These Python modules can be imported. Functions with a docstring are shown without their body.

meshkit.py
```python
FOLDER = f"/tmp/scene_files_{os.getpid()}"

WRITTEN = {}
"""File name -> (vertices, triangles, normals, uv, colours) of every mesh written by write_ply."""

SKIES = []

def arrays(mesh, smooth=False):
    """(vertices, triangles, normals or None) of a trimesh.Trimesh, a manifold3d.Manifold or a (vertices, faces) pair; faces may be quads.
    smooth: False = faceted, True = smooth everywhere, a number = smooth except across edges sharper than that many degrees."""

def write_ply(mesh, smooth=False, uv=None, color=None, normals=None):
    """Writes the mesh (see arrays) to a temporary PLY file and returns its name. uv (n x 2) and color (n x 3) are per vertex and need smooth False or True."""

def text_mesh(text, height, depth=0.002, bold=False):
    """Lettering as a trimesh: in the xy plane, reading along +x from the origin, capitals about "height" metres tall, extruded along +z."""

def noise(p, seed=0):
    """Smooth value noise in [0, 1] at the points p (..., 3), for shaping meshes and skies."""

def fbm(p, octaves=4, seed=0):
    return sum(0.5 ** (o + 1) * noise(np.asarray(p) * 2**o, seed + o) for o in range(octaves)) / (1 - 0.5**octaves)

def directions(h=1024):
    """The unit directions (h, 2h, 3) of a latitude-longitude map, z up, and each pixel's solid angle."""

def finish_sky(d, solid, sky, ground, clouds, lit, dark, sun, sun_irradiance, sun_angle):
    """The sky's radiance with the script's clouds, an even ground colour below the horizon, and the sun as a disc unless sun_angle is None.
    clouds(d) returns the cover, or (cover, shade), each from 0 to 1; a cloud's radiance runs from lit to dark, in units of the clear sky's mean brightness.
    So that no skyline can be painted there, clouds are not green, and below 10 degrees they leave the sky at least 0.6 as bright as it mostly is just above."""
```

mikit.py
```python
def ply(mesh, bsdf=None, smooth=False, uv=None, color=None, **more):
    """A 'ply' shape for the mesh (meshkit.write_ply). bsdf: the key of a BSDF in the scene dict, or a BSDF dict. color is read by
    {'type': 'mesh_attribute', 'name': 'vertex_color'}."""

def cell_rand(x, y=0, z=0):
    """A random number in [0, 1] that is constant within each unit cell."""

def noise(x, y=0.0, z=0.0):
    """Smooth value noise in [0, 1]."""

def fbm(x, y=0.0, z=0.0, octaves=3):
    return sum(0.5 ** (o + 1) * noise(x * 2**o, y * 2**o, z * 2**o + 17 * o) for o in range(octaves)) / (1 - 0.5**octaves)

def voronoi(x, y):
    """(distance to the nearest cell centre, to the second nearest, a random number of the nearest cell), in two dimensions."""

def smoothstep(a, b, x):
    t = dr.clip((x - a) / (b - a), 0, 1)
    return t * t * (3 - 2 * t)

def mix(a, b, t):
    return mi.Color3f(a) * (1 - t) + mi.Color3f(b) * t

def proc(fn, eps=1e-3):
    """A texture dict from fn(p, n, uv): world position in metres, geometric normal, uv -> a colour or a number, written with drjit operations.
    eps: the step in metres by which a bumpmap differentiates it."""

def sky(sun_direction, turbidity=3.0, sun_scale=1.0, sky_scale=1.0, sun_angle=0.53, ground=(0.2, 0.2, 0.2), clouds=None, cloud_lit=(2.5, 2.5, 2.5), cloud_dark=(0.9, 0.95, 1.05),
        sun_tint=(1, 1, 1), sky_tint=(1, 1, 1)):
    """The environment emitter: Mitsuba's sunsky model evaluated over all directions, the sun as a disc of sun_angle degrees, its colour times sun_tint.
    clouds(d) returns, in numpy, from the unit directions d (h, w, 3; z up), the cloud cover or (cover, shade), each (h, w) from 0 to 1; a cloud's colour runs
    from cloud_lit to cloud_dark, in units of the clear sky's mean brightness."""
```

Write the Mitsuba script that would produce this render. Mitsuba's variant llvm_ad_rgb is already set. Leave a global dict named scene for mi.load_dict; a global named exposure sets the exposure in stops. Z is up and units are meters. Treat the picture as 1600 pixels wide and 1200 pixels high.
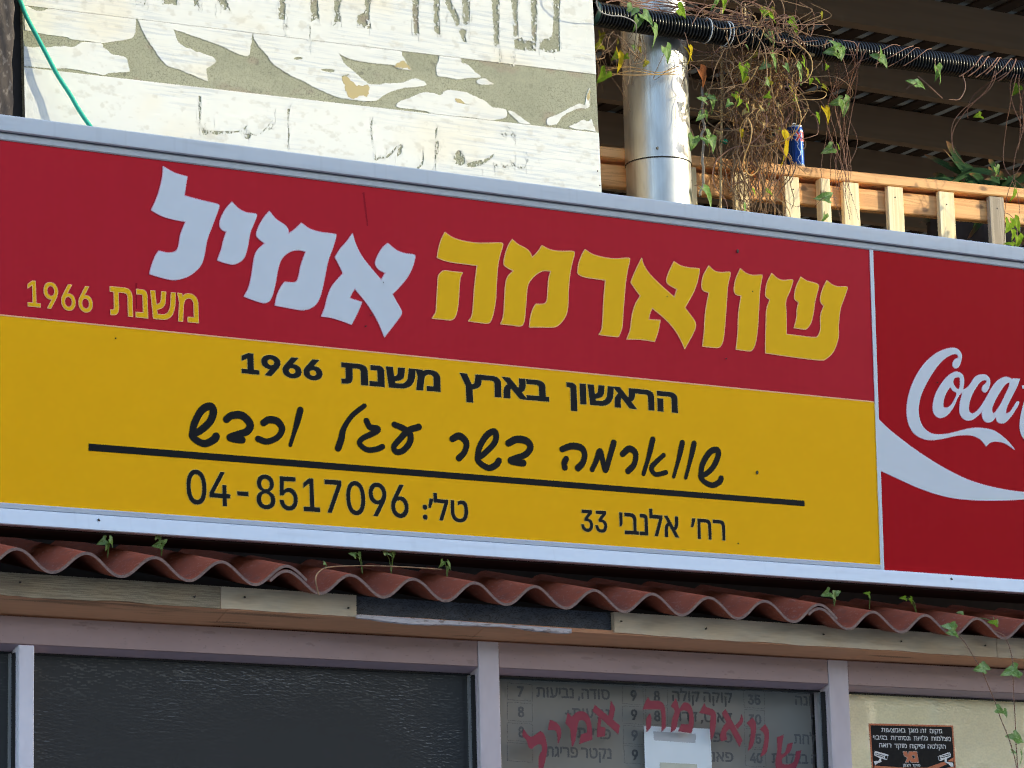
import math, json, numpy as np, trimesh, mitsuba as mi, mikit, drjit as dr
from mikit import noise, fbm, voronoi, smoothstep, mix, cell_rand
from shapely.geometry import Polygon, LineString, Point, box as sbox
from shapely.ops import unary_union
from shapely import affinity
T = mi.ScalarTransform4f
scene, labels = {'type': 'scene'}, {}

# ---------------------------------------------------------------- camera, sky, exposure
exposure = 4.8
scene['camera'] = {'type': 'perspective', 'fov': 16.9165, 'fov_axis': 'x', 'near_clip': 0.1, 'far_clip': 3000.0,
    'to_world': T().look_at(origin=[0, -7.61516, 1.6], target=[4.94984, 0.81751, 3.69504], up=[-0.083452, -0.193861, 0.977473])}
SUN_AZ, SUN_EL = math.radians(60), math.radians(12)
sun = (math.sin(SUN_AZ) * math.cos(SUN_EL), -math.cos(SUN_AZ) * math.cos(SUN_EL), math.sin(SUN_EL))
scene['sky'] = mikit.sky(sun, turbidity=3.0, sun_scale=0.152, sun_tint=(1, 1.43, 2.35), sky_tint=(1.05, 1.0, 1.06))

# ---------------------------------------------------------------- helpers
rng = np.random.default_rng(11)
def numbered(k):
    if k not in scene and k not in labels: return k
    i = 1
    while f'{k}_{i:03d}' in scene or f'{k}_{i:03d}' in labels: i += 1
    return f'{k}_{i:03d}'
def thing(name, label, cat, group=None, kind=None):
    k = numbered(name); labels[k] = {'label': label, 'category': cat}
    if group: labels[k]['group'] = group
    return k
def struct(name, mesh, mat, label=None):
    scene[name] = mikit.ply(mesh, mat); labels[name] = {'kind': 'structure'}
    if label: labels[name]['label'] = label
def part(parent, name, mesh, mat, label=None, stuff=False, **kw):
    k = numbered(parent + '__' + name); scene[k] = mikit.ply(mesh, mat, **kw)
    if label or stuff:
        labels[k] = {}
        if label: labels[k]['label'] = label
        if stuff: labels[k]['kind'] = 'stuff'
    return k
def solo(name, mesh, mat, label, cat, group=None, **kw):
    k = thing(name, label, cat, group); scene[k] = mikit.ply(mesh, mat, **kw); return k
cat_ = trimesh.util.concatenate
def xf(m, M):
    m = m.copy(); m.apply_transform(np.asarray(M, float)); return m
def bx(x0, x1, y0, y1, z0, z1):
    m = trimesh.creation.box((x1 - x0, y1 - y0, z1 - z0)); m.apply_translation(((x0 + x1) / 2, (y0 + y1) / 2, (z0 + z1) / 2)); return m
def cbx(x0, x1, y0, y1, z0, z1, c=0.003):
    "box with chamfered edges"
    v = []
    for sx in (0, 1):
        for sy in (0, 1):
            for sz in (0, 1):
                p = np.array([(x0, x1)[sx], (y0, y1)[sy], (z0, z1)[sz]]); d = np.array([1 - 2 * sx, 1 - 2 * sy, 1 - 2 * sz]) * c
                for a in range(3):
                    q = p + d; q[a] = p[a]; v.append(q)
    return trimesh.Trimesh(v).convex_hull
def smooth_poly(pts, s, off, n=5):
    "closed outline from control points; a third number marks a corner"
    P = np.array([q[:2] for q in pts], float) * s + off; cor = [len(q) > 2 for q in pts]; N = len(P); out = []
    for i in range(N):
        p1, p2 = P[i], P[(i + 1) % N]
        p0 = P[i - 1] if not cor[i] else 2 * p1 - p2 + 0 * p1
        p3 = P[(i + 2) % N] if not cor[(i + 1) % N] else 2 * p2 - p1
        if cor[i] and cor[(i + 1) % N]: out.append(p1); continue
        for k in range(n):
            t = k / n
            out.append(0.5 * (2 * p1 + (p2 - p0) * t + (2 * p0 - 5 * p1 + 4 * p2 - p3) * t * t + (3 * p1 - p0 - 3 * p2 + p3) * t ** 3))
    g = Polygon(out)
    return g if g.is_valid else g.buffer(0)
E4 = 1e-4
def geoms(g): return [q for q in getattr(g, 'geoms', [g]) if q.geom_type == 'Polygon' and q.area > 1e-8]
def plate(g, t, y):
    "polygon in (x, z) -> plate of thickness t whose front is at y, facing -y"
    ms = [trimesh.creation.extrude_polygon(q, t, engine='earcut') for q in geoms(g)]
    m = cat_(ms); v = m.vertices; m.vertices = np.stack([v[:, 0], y + t - v[:, 2], v[:, 1]], -1); return m
def spline(P, n=6):
    P = np.asarray(P, float)
    if len(P) < 3: return P
    out = []
    Q = np.vstack([2 * P[0] - P[1], P, 2 * P[-1] - P[-2]])
    for i in range(1, len(Q) - 2):
        for k in range(n):
            t = k / n; p0, p1, p2, p3 = Q[i - 1:i + 3]
            out.append(0.5 * (2 * p1 + (p2 - p0) * t + (2 * p0 - 5 * p1 + 4 * p2 - p3) * t * t + (3 * p1 - p0 - 3 * p2 + p3) * t ** 3))
    out.append(P[-1]); return np.array(out)
def tube(P, r, sides=6, caps=True):
    P = np.asarray(P, float); n = len(P); r = np.broadcast_to(np.asarray(r, float), (n,))
    d = np.gradient(P, axis=0); d /= np.maximum(np.linalg.norm(d, axis=1, keepdims=True), 1e-9)
    a = np.cross(d[0], [0.31, 0.2, 0.93] if abs(d[0][2]) < .9 else [1, 0.1, 0]); a /= np.linalg.norm(a); V = []
    th = np.arange(sides) * 2 * math.pi / sides
    for i in range(n):
        a = a - d[i] * (a @ d[i]); a /= np.linalg.norm(a); b = np.cross(d[i], a)
        V.append(P[i] + r[i] * (np.cos(th)[:, None] * a + np.sin(th)[:, None] * b))
    V = np.vstack(V); F = []
    j = np.arange(sides); j2 = (j + 1) % sides
    for i in range(n - 1):
        o, o2 = i * sides, (i + 1) * sides
        F += np.stack([o + j, o + j2, o2 + j2], -1).tolist() + np.stack([o + j, o2 + j2, o2 + j], -1).tolist()
    if caps:
        for k in range(1, sides - 1): F += [[0, k + 1, k], [(n - 1) * sides, (n - 1) * sides + k, (n - 1) * sides + k + 1]]
    return trimesh.Trimesh(V, F, process=False)
def disc(x, y, z, r, t=0.002, n=12):
    m = trimesh.creation.cylinder(r, t, sections=n); m.apply_transform(trimesh.transformations.rotation_matrix(math.pi / 2, [1, 0, 0])); m.apply_translation((x, y, z)); return m

DATA = json.loads('''
{"white_letters":[[[[4647,9348,1],[4952,9221],[5306,9163,1],[5265,8925],[5229,8663,1],[5668,8599],[6120,8550],[6190,8499],[6148,8355],[5989,7940],[5857,7579],[5768,7125],[5648,6866],[5359,6615],[4992,6479],[4652,6494],[4298,6556,1],[4338,6731],[4441,7011],[4544,7168,1],[4779,7144],[4988,7201],[5082,7348],[5133,7649],[5274,8000,1],[4932,8022],[4617,8076],[4334,8192,1],[4458,8462],[4561,8770],[4638,9125]]],[[[6548,8648,1],[6736,8495],[6950,8419],[7209,8413],[7236,8351],[7166,8168],[7058,7907],[6978,7499],[6871,7215],[6630,7051],[6390,7051],[6150,7100,1],[6256,7374],[6320,7628],[6404,7871,1],[6282,7897],[6212,8014],[6254,8217],[6387,8456]]],[[[7598,8526,1],[7788,8337],[8032,8213],[8130,8098],[8141,7999,1],[8305,8117],[8508,8315,1],[8743,8190],[9072,8135],[9447,8130],[9497,8069],[9401,7756],[9262,7388],[9149,6874],[9038,6461],[8873,6195],[8572,6056],[8191,6064],[7758,6097,1],[7812,6341],[7921,6576],[8030,6721,1],[8329,6751],[8427,6901],[8493,7208],[8637,7585,1],[8413,7601],[8167,7525],[7949,7327],[7840,7041],[7759,6634],[7650,6275],[7488,6135],[7220,6159],[6898,6241,1],[7032,6512],[7112,6867],[7177,7272],[7274,7481],[7479,7677,1],[7328,7761],[7236,7876],[7301,8083],[7436,8323]]],[[[9975,8197,1],[10068,7928],[10233,7641],[10510,7340],[10804,7056,1],[10929,7256,1],[10733,7338],[10639,7480],[10708,7691],[10850,7909],[11003,8053,1],[11244,7900],[11497,7835],[11763,7827],[11802,7754],[11720,7490],[11576,7220],[11348,6943],[11121,6717,1],[11259,6503],[11381,6312],[11369,6184],[11142,5884],[10887,5567,1],[10805,5751],[10667,6016],[10391,6393],[10032,6761,1],[9920,6574],[9892,6485,1],[10058,6451],[10236,6418,1],[10112,6139],[9932,5805,1],[9668,5871],[9338,5930],[9074,5939,1],[9174,6174],[9258,6483],[9397,6773],[9702,7121,1],[9593,7322],[9472,7521,1],[9623,7754],[9818,7977]]]],
"yellow_letters":[[[[12702,8529,1],[12936,8408],[13303,8349],[13712,8345],[14042,8383],[14394,8421],[14438,8348],[14347,8063],[14280,7762],[14231,7244],[14205,6875],[14138,6540],[14052,6295],[13948,6213],[13723,6209],[13376,6220,1],[13480,6368],[13525,6663],[13573,7178],[13654,7734,1],[13335,7738],[12887,7746],[12644,7775],[12462,7822,1],[12505,8052],[12589,8316]],[[12681,7496],[12925,7495],[13218,7500,1],[13147,7354],[13115,7132],[13086,6766],[13042,6471],[12970,6283],[12847,6199],[12584,6192],[12294,6190,1],[12405,6374],[12428,6629],[12465,7067],[12489,7324],[12579,7442]]],[[[14740,8554,1],[14913,8436],[15120,8365],[15265,8270],[15337,8129,1],[15495,8275],[15645,8484,1],[15917,8394],[16254,8392],[16593,8428],[16651,8360],[16587,8148],[16495,7767],[16443,7317],[16413,6870],[16324,6603],[16130,6381],[15939,6297],[15541,6260],[15220,6230,1],[15253,6464],[15320,6691],[15427,6870,1],[15679,6902],[15773,7011],[15803,7253],[15838,7589],[15906,7811,1],[15695,7804],[15484,7701],[15272,7495],[15177,7302],[15137,6967],[15088,6522],[15043,6316],[14938,6233],[14669,6233],[14347,6232,1],[14424,6422],[14462,6718],[14498,7197],[14565,7497],[14755,7708,1],[14570,7773],[14468,7862],[14513,8117],[14621,8386]]],[[[16986,8518,1],[17231,8409],[17614,8359],[17958,8365],[18347,8425],[18389,8354],[18318,8102],[18244,7720],[18190,7266],[18146,6888],[18107,6512],[18016,6280],[17950,6225],[17694,6220],[17374,6228,1],[17463,6377],[17504,6678],[17545,7203],[17609,7738,1],[17301,7748],[16961,7759],[16792,7805],[16738,7859,1],[16777,8093],[16889,8366]]],[[[18778,8467,1],[18838,8287],[19020,8050],[19362,7782],[19797,7486,1],[19890,7719,1],[19686,7792],[19560,7895],[19614,8111],[19814,8482,1],[20028,8387],[20299,8359],[20599,8366],[20631,8308],[20562,8020],[20416,7677],[20131,7229,1],[20289,7058],[20457,6841],[20412,6603],[20093,6086,1],[19970,6330],[19762,6613],[19446,6884],[19076,7118,1],[18991,6934],[18960,6792,1],[19148,6796],[19326,6803,1],[19248,6495],[19132,6198,1],[18732,6216],[18252,6186,1],[18365,6459],[18428,6834],[18543,7168],[18709,7416,1],[18553,7586],[18413,7757,1],[18509,7975],[18678,8294]]],[[[20942,8481,1],[21120,8358],[21339,8333],[21616,8371],[21636,8293],[21548,7978],[21488,7454],[21435,6980],[21365,6505],[21276,6286],[21153,6215],[20918,6207],[20672,6208,1],[20739,6634],[20793,7153],[20925,7728,1],[20746,7766],[20695,7892],[20758,8180]]],[[[21980,8503,1],[22171,8395],[22392,8360],[22672,8398],[22692,8329],[22614,7989],[22557,7464],[22499,6892],[22412,6460],[22294,6252],[22155,6216],[21768,6223,1],[21838,6689],[21884,7257],[21983,7738,1],[21807,7768],[21756,7904],[21820,8194]]],[[[23022,8481,1],[23203,8357],[23398,8320],[23681,8367],[23719,8314],[23613,8041],[23468,7742],[23467,7409],[23456,6802,1],[23906,6796],[24359,6795],[24502,6841],[24606,7041],[24619,7376],[24672,7572],[24752,7724,1],[24653,7810],[24641,7952],[24725,8199],[24878,8464,1],[25074,8354],[25273,8326],[25533,8352],[25564,8283],[25432,7981],[25305,7681],[25230,7243],[25204,6858],[25028,6461],[24792,6249],[24590,6174],[23827,6173],[22737,6207,1],[22752,6633],[22784,7107],[22818,7442],[22929,7727,1],[22808,7796],[22795,7913],[22861,8204]],[[23996,8476,1],[24191,8385],[24446,8354],[24586,8305],[24570,8184],[24455,7838],[24385,7497],[24289,7202],[24141,7022],[24027,6997],[23717,7006,1],[23812,7300],[23832,7539],[23901,7736,1],[23775,7819],[23768,7961],[23845,8207]]]],
"brush":[[93,93,[[5475,2606],[5530,2872],[5728,3229],[5955,3353],[6052,3229],[5956,2958],[5673,2700],[5475,2606],[5560,2482],[5815,2397],[6071,2521],[6128,2604]]],[99,87,[[6412,3058],[6555,3164],[6842,3187],[7061,2993],[6986,2802],[6728,2703],[6499,2606],[6671,2567],[6843,2570]]],[93,76,[[7437,3049],[7593,3141],[7826,3117],[7954,2931],[7825,2709],[7535,2580],[7286,2630]]],[93,46,[[8469,3457],[8351,3042],[8186,2540]]],[58,93,[[10296,3718],[9947,3437],[9707,3095],[9628,2810],[9538,2562]]],[81,70,[[10353,3334],[10454,3181],[10682,3144],[10543,3026],[10242,2868],[10152,2727],[10360,2586],[10630,2617],[10810,2696]]],[81,81,[[11159,3301],[11419,3218],[11617,3082],[11603,2864],[11413,2644],[11213,2591],[11142,2721],[11325,2940],[11570,3176],[11875,3292]]],[93,81,[[12864,3058],[13069,3151],[13271,2991],[13218,2741],[13049,2565]]],[81,81,[[13599,2601],[13661,2890],[13881,3224],[14099,3348],[14169,3233],[14094,3018],[13766,2708],[13599,2601],[13691,2469],[13940,2374],[14157,2472],[14238,2585]]],[94,87,[[14535,3071],[14783,3191],[15074,3175],[15202,3026],[15068,2824],[14738,2685],[14600,2612],[14845,2579],[14976,2576]]],[87,87,[[16170,3035],[16467,3141],[16763,3112],[16863,2939],[16791,2709],[16648,2570]]],[81,81,[[16290,2787],[16221,2654],[16241,2553]]],[74,81,[[17085,2556],[17217,2804],[17335,3071],[17412,2851],[17502,2567],[17638,2932],[17774,3330]]],[87,81,[[18046,3046],[18260,3205],[18454,3090],[18401,2794],[18208,2599]]],[81,54,[[19010,3516],[18861,3022],[18690,2555]]],[67,67,[[19342,3110],[19085,2896],[18944,2723],[19077,2570],[19398,2645]]],[81,47,[[19950,3496],[19814,3028],[19647,2546]]],[81,47,[[20327,3505],[20199,3056],[20030,2547]]],[81,74,[[20510,2620],[20581,2953],[20824,3299],[21059,3383],[21093,3221],[20928,2913],[20689,2698],[20510,2620],[20621,2484],[20874,2403],[21110,2505],[21175,2615]]]],
"underline":[[2710,2162],[23889,2181],[23894,2031],[2711,1989]],
"cola":{"C":[[29263,6356],[29173,6412],[29177,6496],[29251,6599],[29373,6666],[29360,6748],[29276,6774],[29138,6742],[28894,6609],[28647,6393],[28396,6095],[28180,5786],[28016,5497],[27919,5214],[27891,4964],[27937,4721],[28055,4538],[28251,4416],[28485,4379],[28858,4422],[29235,4520],[29614,4627],[29958,4682],[30300,4681],[30573,4638],[30841,4506],[31074,4343],[31255,4162,1],[31070,4259],[30832,4339],[30558,4345],[30366,4289],[30240,4183,1],[30159,4273],[30011,4387],[29776,4451],[29469,4450],[29127,4393],[28716,4287],[28309,4215],[28008,4233],[27745,4336],[27586,4515],[27503,4741],[27493,5041],[27558,5376],[27709,5746],[27926,6095],[28210,6424],[28525,6674],[28803,6823],[29078,6912],[29284,6931],[29417,6879],[29496,6747],[29465,6591],[29389,6431]],"o":[[29319,6252],[29146,6201],[28936,6058],[28722,5832],[28522,5539],[28417,5227],[28430,5008],[28542,4893],[28711,4887],[28919,4992],[29133,5230],[29282,5492],[29390,5625],[29481,5744],[29538,5985],[29503,6176]],"oh":[[[29042,5804,1],[29139,5701],[29272,5629],[29177,5427],[29033,5250],[28876,5168],[28776,5201],[28784,5367],[28880,5596]],[[29346,6113],[29208,6068],[29151,5952],[29196,5831],[29328,5739],[29402,5862],[29412,6057]]],"ca":[[29429,5712],[29620,5797],[29782,5950],[29927,6130],[30104,6228],[30311,6252],[30445,6174],[30472,6037],[30412,5864],[30286,5748],[30185,5789],[30208,5903],[30333,6011],[30354,6082],[30269,6103],[30128,6035],[29984,5884],[29799,5618],[29691,5359],[29674,5163],[29756,5087],[29877,5110],[30055,5250],[30274,5518],[30497,5843],[30716,6085],[30930,6216],[31088,6252],[31225,6227],[31258,6188,1],[31330,6228,1],[31556,6236,1],[31440,6007],[31250,5711],[31061,5416],[31000,5229],[31032,5184],[31156,5242],[31304,5407],[31416,5556],[31491,5535],[31332,5298],[31148,5087],[30967,4934],[30809,4888],[30674,4938],[30647,5075,1],[30484,4923],[30310,4881],[30177,4954],[30144,5118],[30173,5218,1],[30011,5066],[29799,4924],[29592,4880],[29425,4950],[29348,5109],[29378,5361],[29458,5617]],"ah":[[[31167,6102],[31025,6042],[30804,5785],[30618,5519],[30503,5286],[30531,5163],[30618,5184],[30820,5424],[31008,5719],[31161,5983]]],"C2":[[33197,6700],[33105,6757],[33110,6843],[33187,6949],[33315,7017],[33302,7101],[33215,7127],[33006,7075],[32637,6787],[32257,6273],[31983,5744],[31895,5287],[31937,4898],[32134,4676],[32376,4624],[32662,4717],[32958,4979],[33009,4941],[32689,4564],[32294,4408],[31908,4365],[31635,4456],[31495,4696],[31489,4975],[31618,5433],[31896,6074],[32279,6670],[32727,7135],[33017,7269],[33231,7288],[33370,7235],[33444,7099],[33410,6940]],"hy":[[31623,6051,1],[31898,6102,1],[31910,6005,1],[31646,5954,1]]},
"wave":[[26483,4665,1],[26829,4406],[27313,4116],[27801,3853],[28456,3546],[29118,3292],[29787,3106],[30635,2986],[31494,2940],[32364,2961],[33958,3132],[35771,3512,1],[33951,3019],[32357,2833],[31483,2740],[30790,2665],[29932,2607],[29085,2605],[28416,2682],[27754,2827],[27099,3026],[26468,3225,1]],
"black_words":[["1966",40,6828,4266,9102,4265,6811,4796],["תנשמ",62,9640,4244,12526,4262,9625,4791],["ץראב",62,13107,4260,15789,4270,13095,4818],["ןושארה",62,16343,4290,19827,4296,16335,4849],["04-8517096",-10,5340,865,11560,902,5309,1710],[":׳לט",20,11971,896,13303,898,11959,1450],["33",0,16716,888,17516,896,16708,1466],["יבנלא",20,17904,895,19777,900,17898,1468],["׳חר",20,20161,906,21254,913,20157,1460]],
"gold_words":[["1966",-10,1082,5432,2779,5435,1054,6066],["תנשמ",20,3256,5425,5637,5440,3227,6132]],
"levels":{"top":1.0078182965246822,"groove":0.9700607876038363,"grooveb":0.9652276408061492,"redtop":0.9501006382040881,"mid":0.5131476588203481,"yelbot":0.054955233108672494,"bead":0.04103042283696482,"bot":0.0008515227397023592},
"quad":[[1804,4250],[18914,6737],[19010,982],[1888,1107]],
"seams":[[[1875,4117],[18951,4560]],[[1882,2474],[18890,2867]]],
"islands":[[[1914,4170,1],[1963,4107,1],[2078,4049],[2275,4020],[2505,4114,1],[2521,4226,1],[4941,4217,1],[4947,3925],[4889,3722],[4771,3624],[4434,3529],[3998,3410],[3698,3411],[3365,3397],[3133,3397],[3001,3433],[2803,3431],[2490,3426],[2211,3438],[1868,3460,1],[1865,4163,1]],[[1853,3027,1],[2082,3027],[2278,3064],[2606,3099],[2672,3140],[2886,3154],[2919,3197],[3035,3174],[3216,3193],[3332,3280],[3498,3367],[3965,3393],[4032,3296],[4165,3233],[4266,3150],[4568,3127],[4685,3072],[4729,2922],[4769,2766],[4735,2729],[4466,2684],[4232,2630],[4031,2545],[3831,2570],[3565,2573],[3300,2601],[2969,2589],[2640,2545],[1856,2493,1]],[[5002,4193,1],[5211,3767],[5447,3458],[5616,3237],[5769,3095],[5854,3042],[6161,2985],[6503,2901],[6778,2823],[7001,2771,1],[6968,2930],[6945,3107,1],[7184,3293],[7221,3368],[7130,3461],[6909,3501],[6748,3539],[6662,3537],[6508,3604],[6370,3618],[6234,3681],[6131,3748],[6064,3919],[6013,4059,1],[6201,4030],[6579,3958],[7133,3847],[7466,3770],[7762,3670],[7985,3620],[8171,3638],[8230,3840],[8269,4064,1],[8306,4309,1]],[[8313,4310,1],[8345,4117,1],[8474,3944],[8697,3745],[8882,3523],[9144,3382],[9445,3245],[9747,3161],[10087,3029],[10429,2932],[10811,2839],[11272,2828],[11620,2837],[11970,2900],[12207,3074],[12444,3213],[12760,3344],[12997,3400],[13314,3471],[13513,3533],[13455,3616],[13279,3665],[13121,3662],[12803,3512],[12606,3468],[12292,3426],[12018,3354],[11746,3336],[11631,3411],[11477,3498],[11248,3664],[11020,3812],[10907,3993],[10737,4192,1],[10870,4060],[11138,3971],[11447,3931],[11952,3938],[12538,3963],[12615,3901],[13047,3894],[12952,4019],[12857,4187],[12780,4285,1],[12783,4394,1]],[[13939,4443,1],[13928,4303,1],[13843,4103],[13839,3921],[13897,3838],[14195,3841],[14474,3831],[14837,3908],[15201,3975],[15222,4014],[15044,4118],[14847,4275],[14627,4322,1],[14610,4444,1]],[[15096,3833],[15159,3915],[15362,3960],[15521,3890],[15650,3844,1],[15357,3787],[15155,3786]],[[12592,2801],[12673,2955],[12990,3104],[13389,3311],[13746,3329],[13943,3300],[14066,3425],[14186,3484],[14426,3497],[14746,3496],[14945,3431],[15145,3384],[15304,3331],[15483,3227],[15582,3167],[15947,3177],[16034,3097,1],[16001,2946],[15776,2863],[15491,2783],[15128,2781],[14808,2795],[14248,2760],[13692,2744],[13496,2791],[13102,2795]],[[16066,3112],[16189,3142],[16430,3019],[16792,2837,1],[16465,2822],[16305,2930]],[[17326,2894],[17297,3019],[17395,3123],[17667,3231],[17878,3369],[18344,3625],[18552,3629],[18603,3888],[18695,4123,1],[18736,4110],[18704,3790],[18653,3542],[18339,3491],[18001,3329],[17789,3173],[17659,2991],[17491,2903]],[[18029,2934],[18283,3069],[18453,3183],[18619,3148],[18747,3239,1],[18804,3098],[18880,2885,1],[18568,2901],[18276,2876]]],
"island_holes":[[[14084,3355],[14299,3220],[14578,3183],[14977,3144],[15178,3144],[14817,3148],[14418,3181]],[[9509,3749],[9604,3798],[9764,3802],[9736,3752],[9565,3718]],[[10305,3537],[10478,3589],[10716,3592],[10668,3515],[10477,3507]],[[10917,3423],[11053,3495],[11169,3535],[11052,3434]]],
"holes1":[[[5692,4914,1],[5691,4677,1],[5862,4728],[6120,4726,1],[6138,4979,1]],[[6604,5047,1],[6602,4766,1],[6688,4828,1],[6757,4746,1],[6777,5072,1]],[[5181,4839,1],[5187,4595,1],[5255,4654,1],[5249,4849,1]],[[5011,4690],[5146,4677],[5163,4653],[5044,4662]],[[7273,5116,1],[7364,4917],[7456,4789,1],[7587,4843],[7697,4736,1],[7625,4919],[7590,5162,1]],[[9094,5381,1],[9073,5164,1],[9168,5196,1],[9072,5093,1],[9068,4772,1],[9257,4781,1],[9288,5124,1],[9277,5408,1]],[[10029,5517,1],[10023,5104,1],[10099,5079,1],[10033,4998,1],[10030,4819,1],[10212,4970,1],[10305,4769,1],[10274,5266,1],[10260,5551,1]],[[10742,5621,1],[10740,5081],[10690,4805,1],[10736,4830,1],[10808,4947,1],[10943,4959,1],[10936,5217,1],[10891,5319,1],[11013,5661,1]],[[11655,5754,1],[11667,5358,1],[11470,5229,1],[11418,5142],[11427,4999],[11581,4895],[11853,4897,1],[11856,5042,1],[11720,5041,1],[11819,5163,1],[11803,5342,1],[11882,5787,1]],[[9314,4753,1],[9286,4340,1],[9270,4338,1],[9283,4749,1]],[[10021,4711,1],[9995,3976,1],[9976,3973,1],[9990,4706,1]],[[13125,5968,1],[13139,5351],[13168,4900,1],[13267,4896],[13339,4942,1],[13322,5559],[13351,6001,1]],[[13791,6065,1],[13789,5151,1],[13866,5045],[14005,5017,1],[13964,5468],[14011,6098,1]],[[14071,6106,1],[14512,5319,1],[14595,5411,1],[14627,5563,1],[14369,6003],[14284,6137,1]],[[14696,6197,1],[14697,5462,1],[14796,5421,1],[14920,5512,1],[14959,6236,1]],[[14551,5240,1],[14645,5015],[14703,4913,1],[14924,4926,1],[14786,5035],[14812,5258,1],[14673,5312,1]],[[15610,6331,1],[15654,5709],[15666,4992,1],[15753,4930],[15836,4978,1],[15873,5851],[15876,6369,1]],[[16245,6423,1],[16290,5873],[16302,5283,1],[16459,5360,1],[16456,5934],[16492,6459,1]],[[16885,6516,1],[16878,5883],[16887,5261,1],[17031,5236,1],[17088,6024],[17092,6547,1]],[[16324,5204,1],[16457,5267,1],[16602,5325,1],[16620,5234,1],[16825,5244,1],[17029,5191,1],[17002,4980,1],[16652,4943],[16312,4959,1]],[[17613,6622,1],[17620,6212,1],[17556,5532,1],[17428,5403],[17149,5345,1],[17128,5045,1],[17477,4989],[17790,5081,1],[17813,6128],[17864,6659,1]],[[15855,4926,1],[15852,4410,1],[15832,4408,1],[15834,4923,1]],[[16281,4874,1],[16284,4413,1],[16263,4411,1],[16265,4871,1]]],
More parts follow.
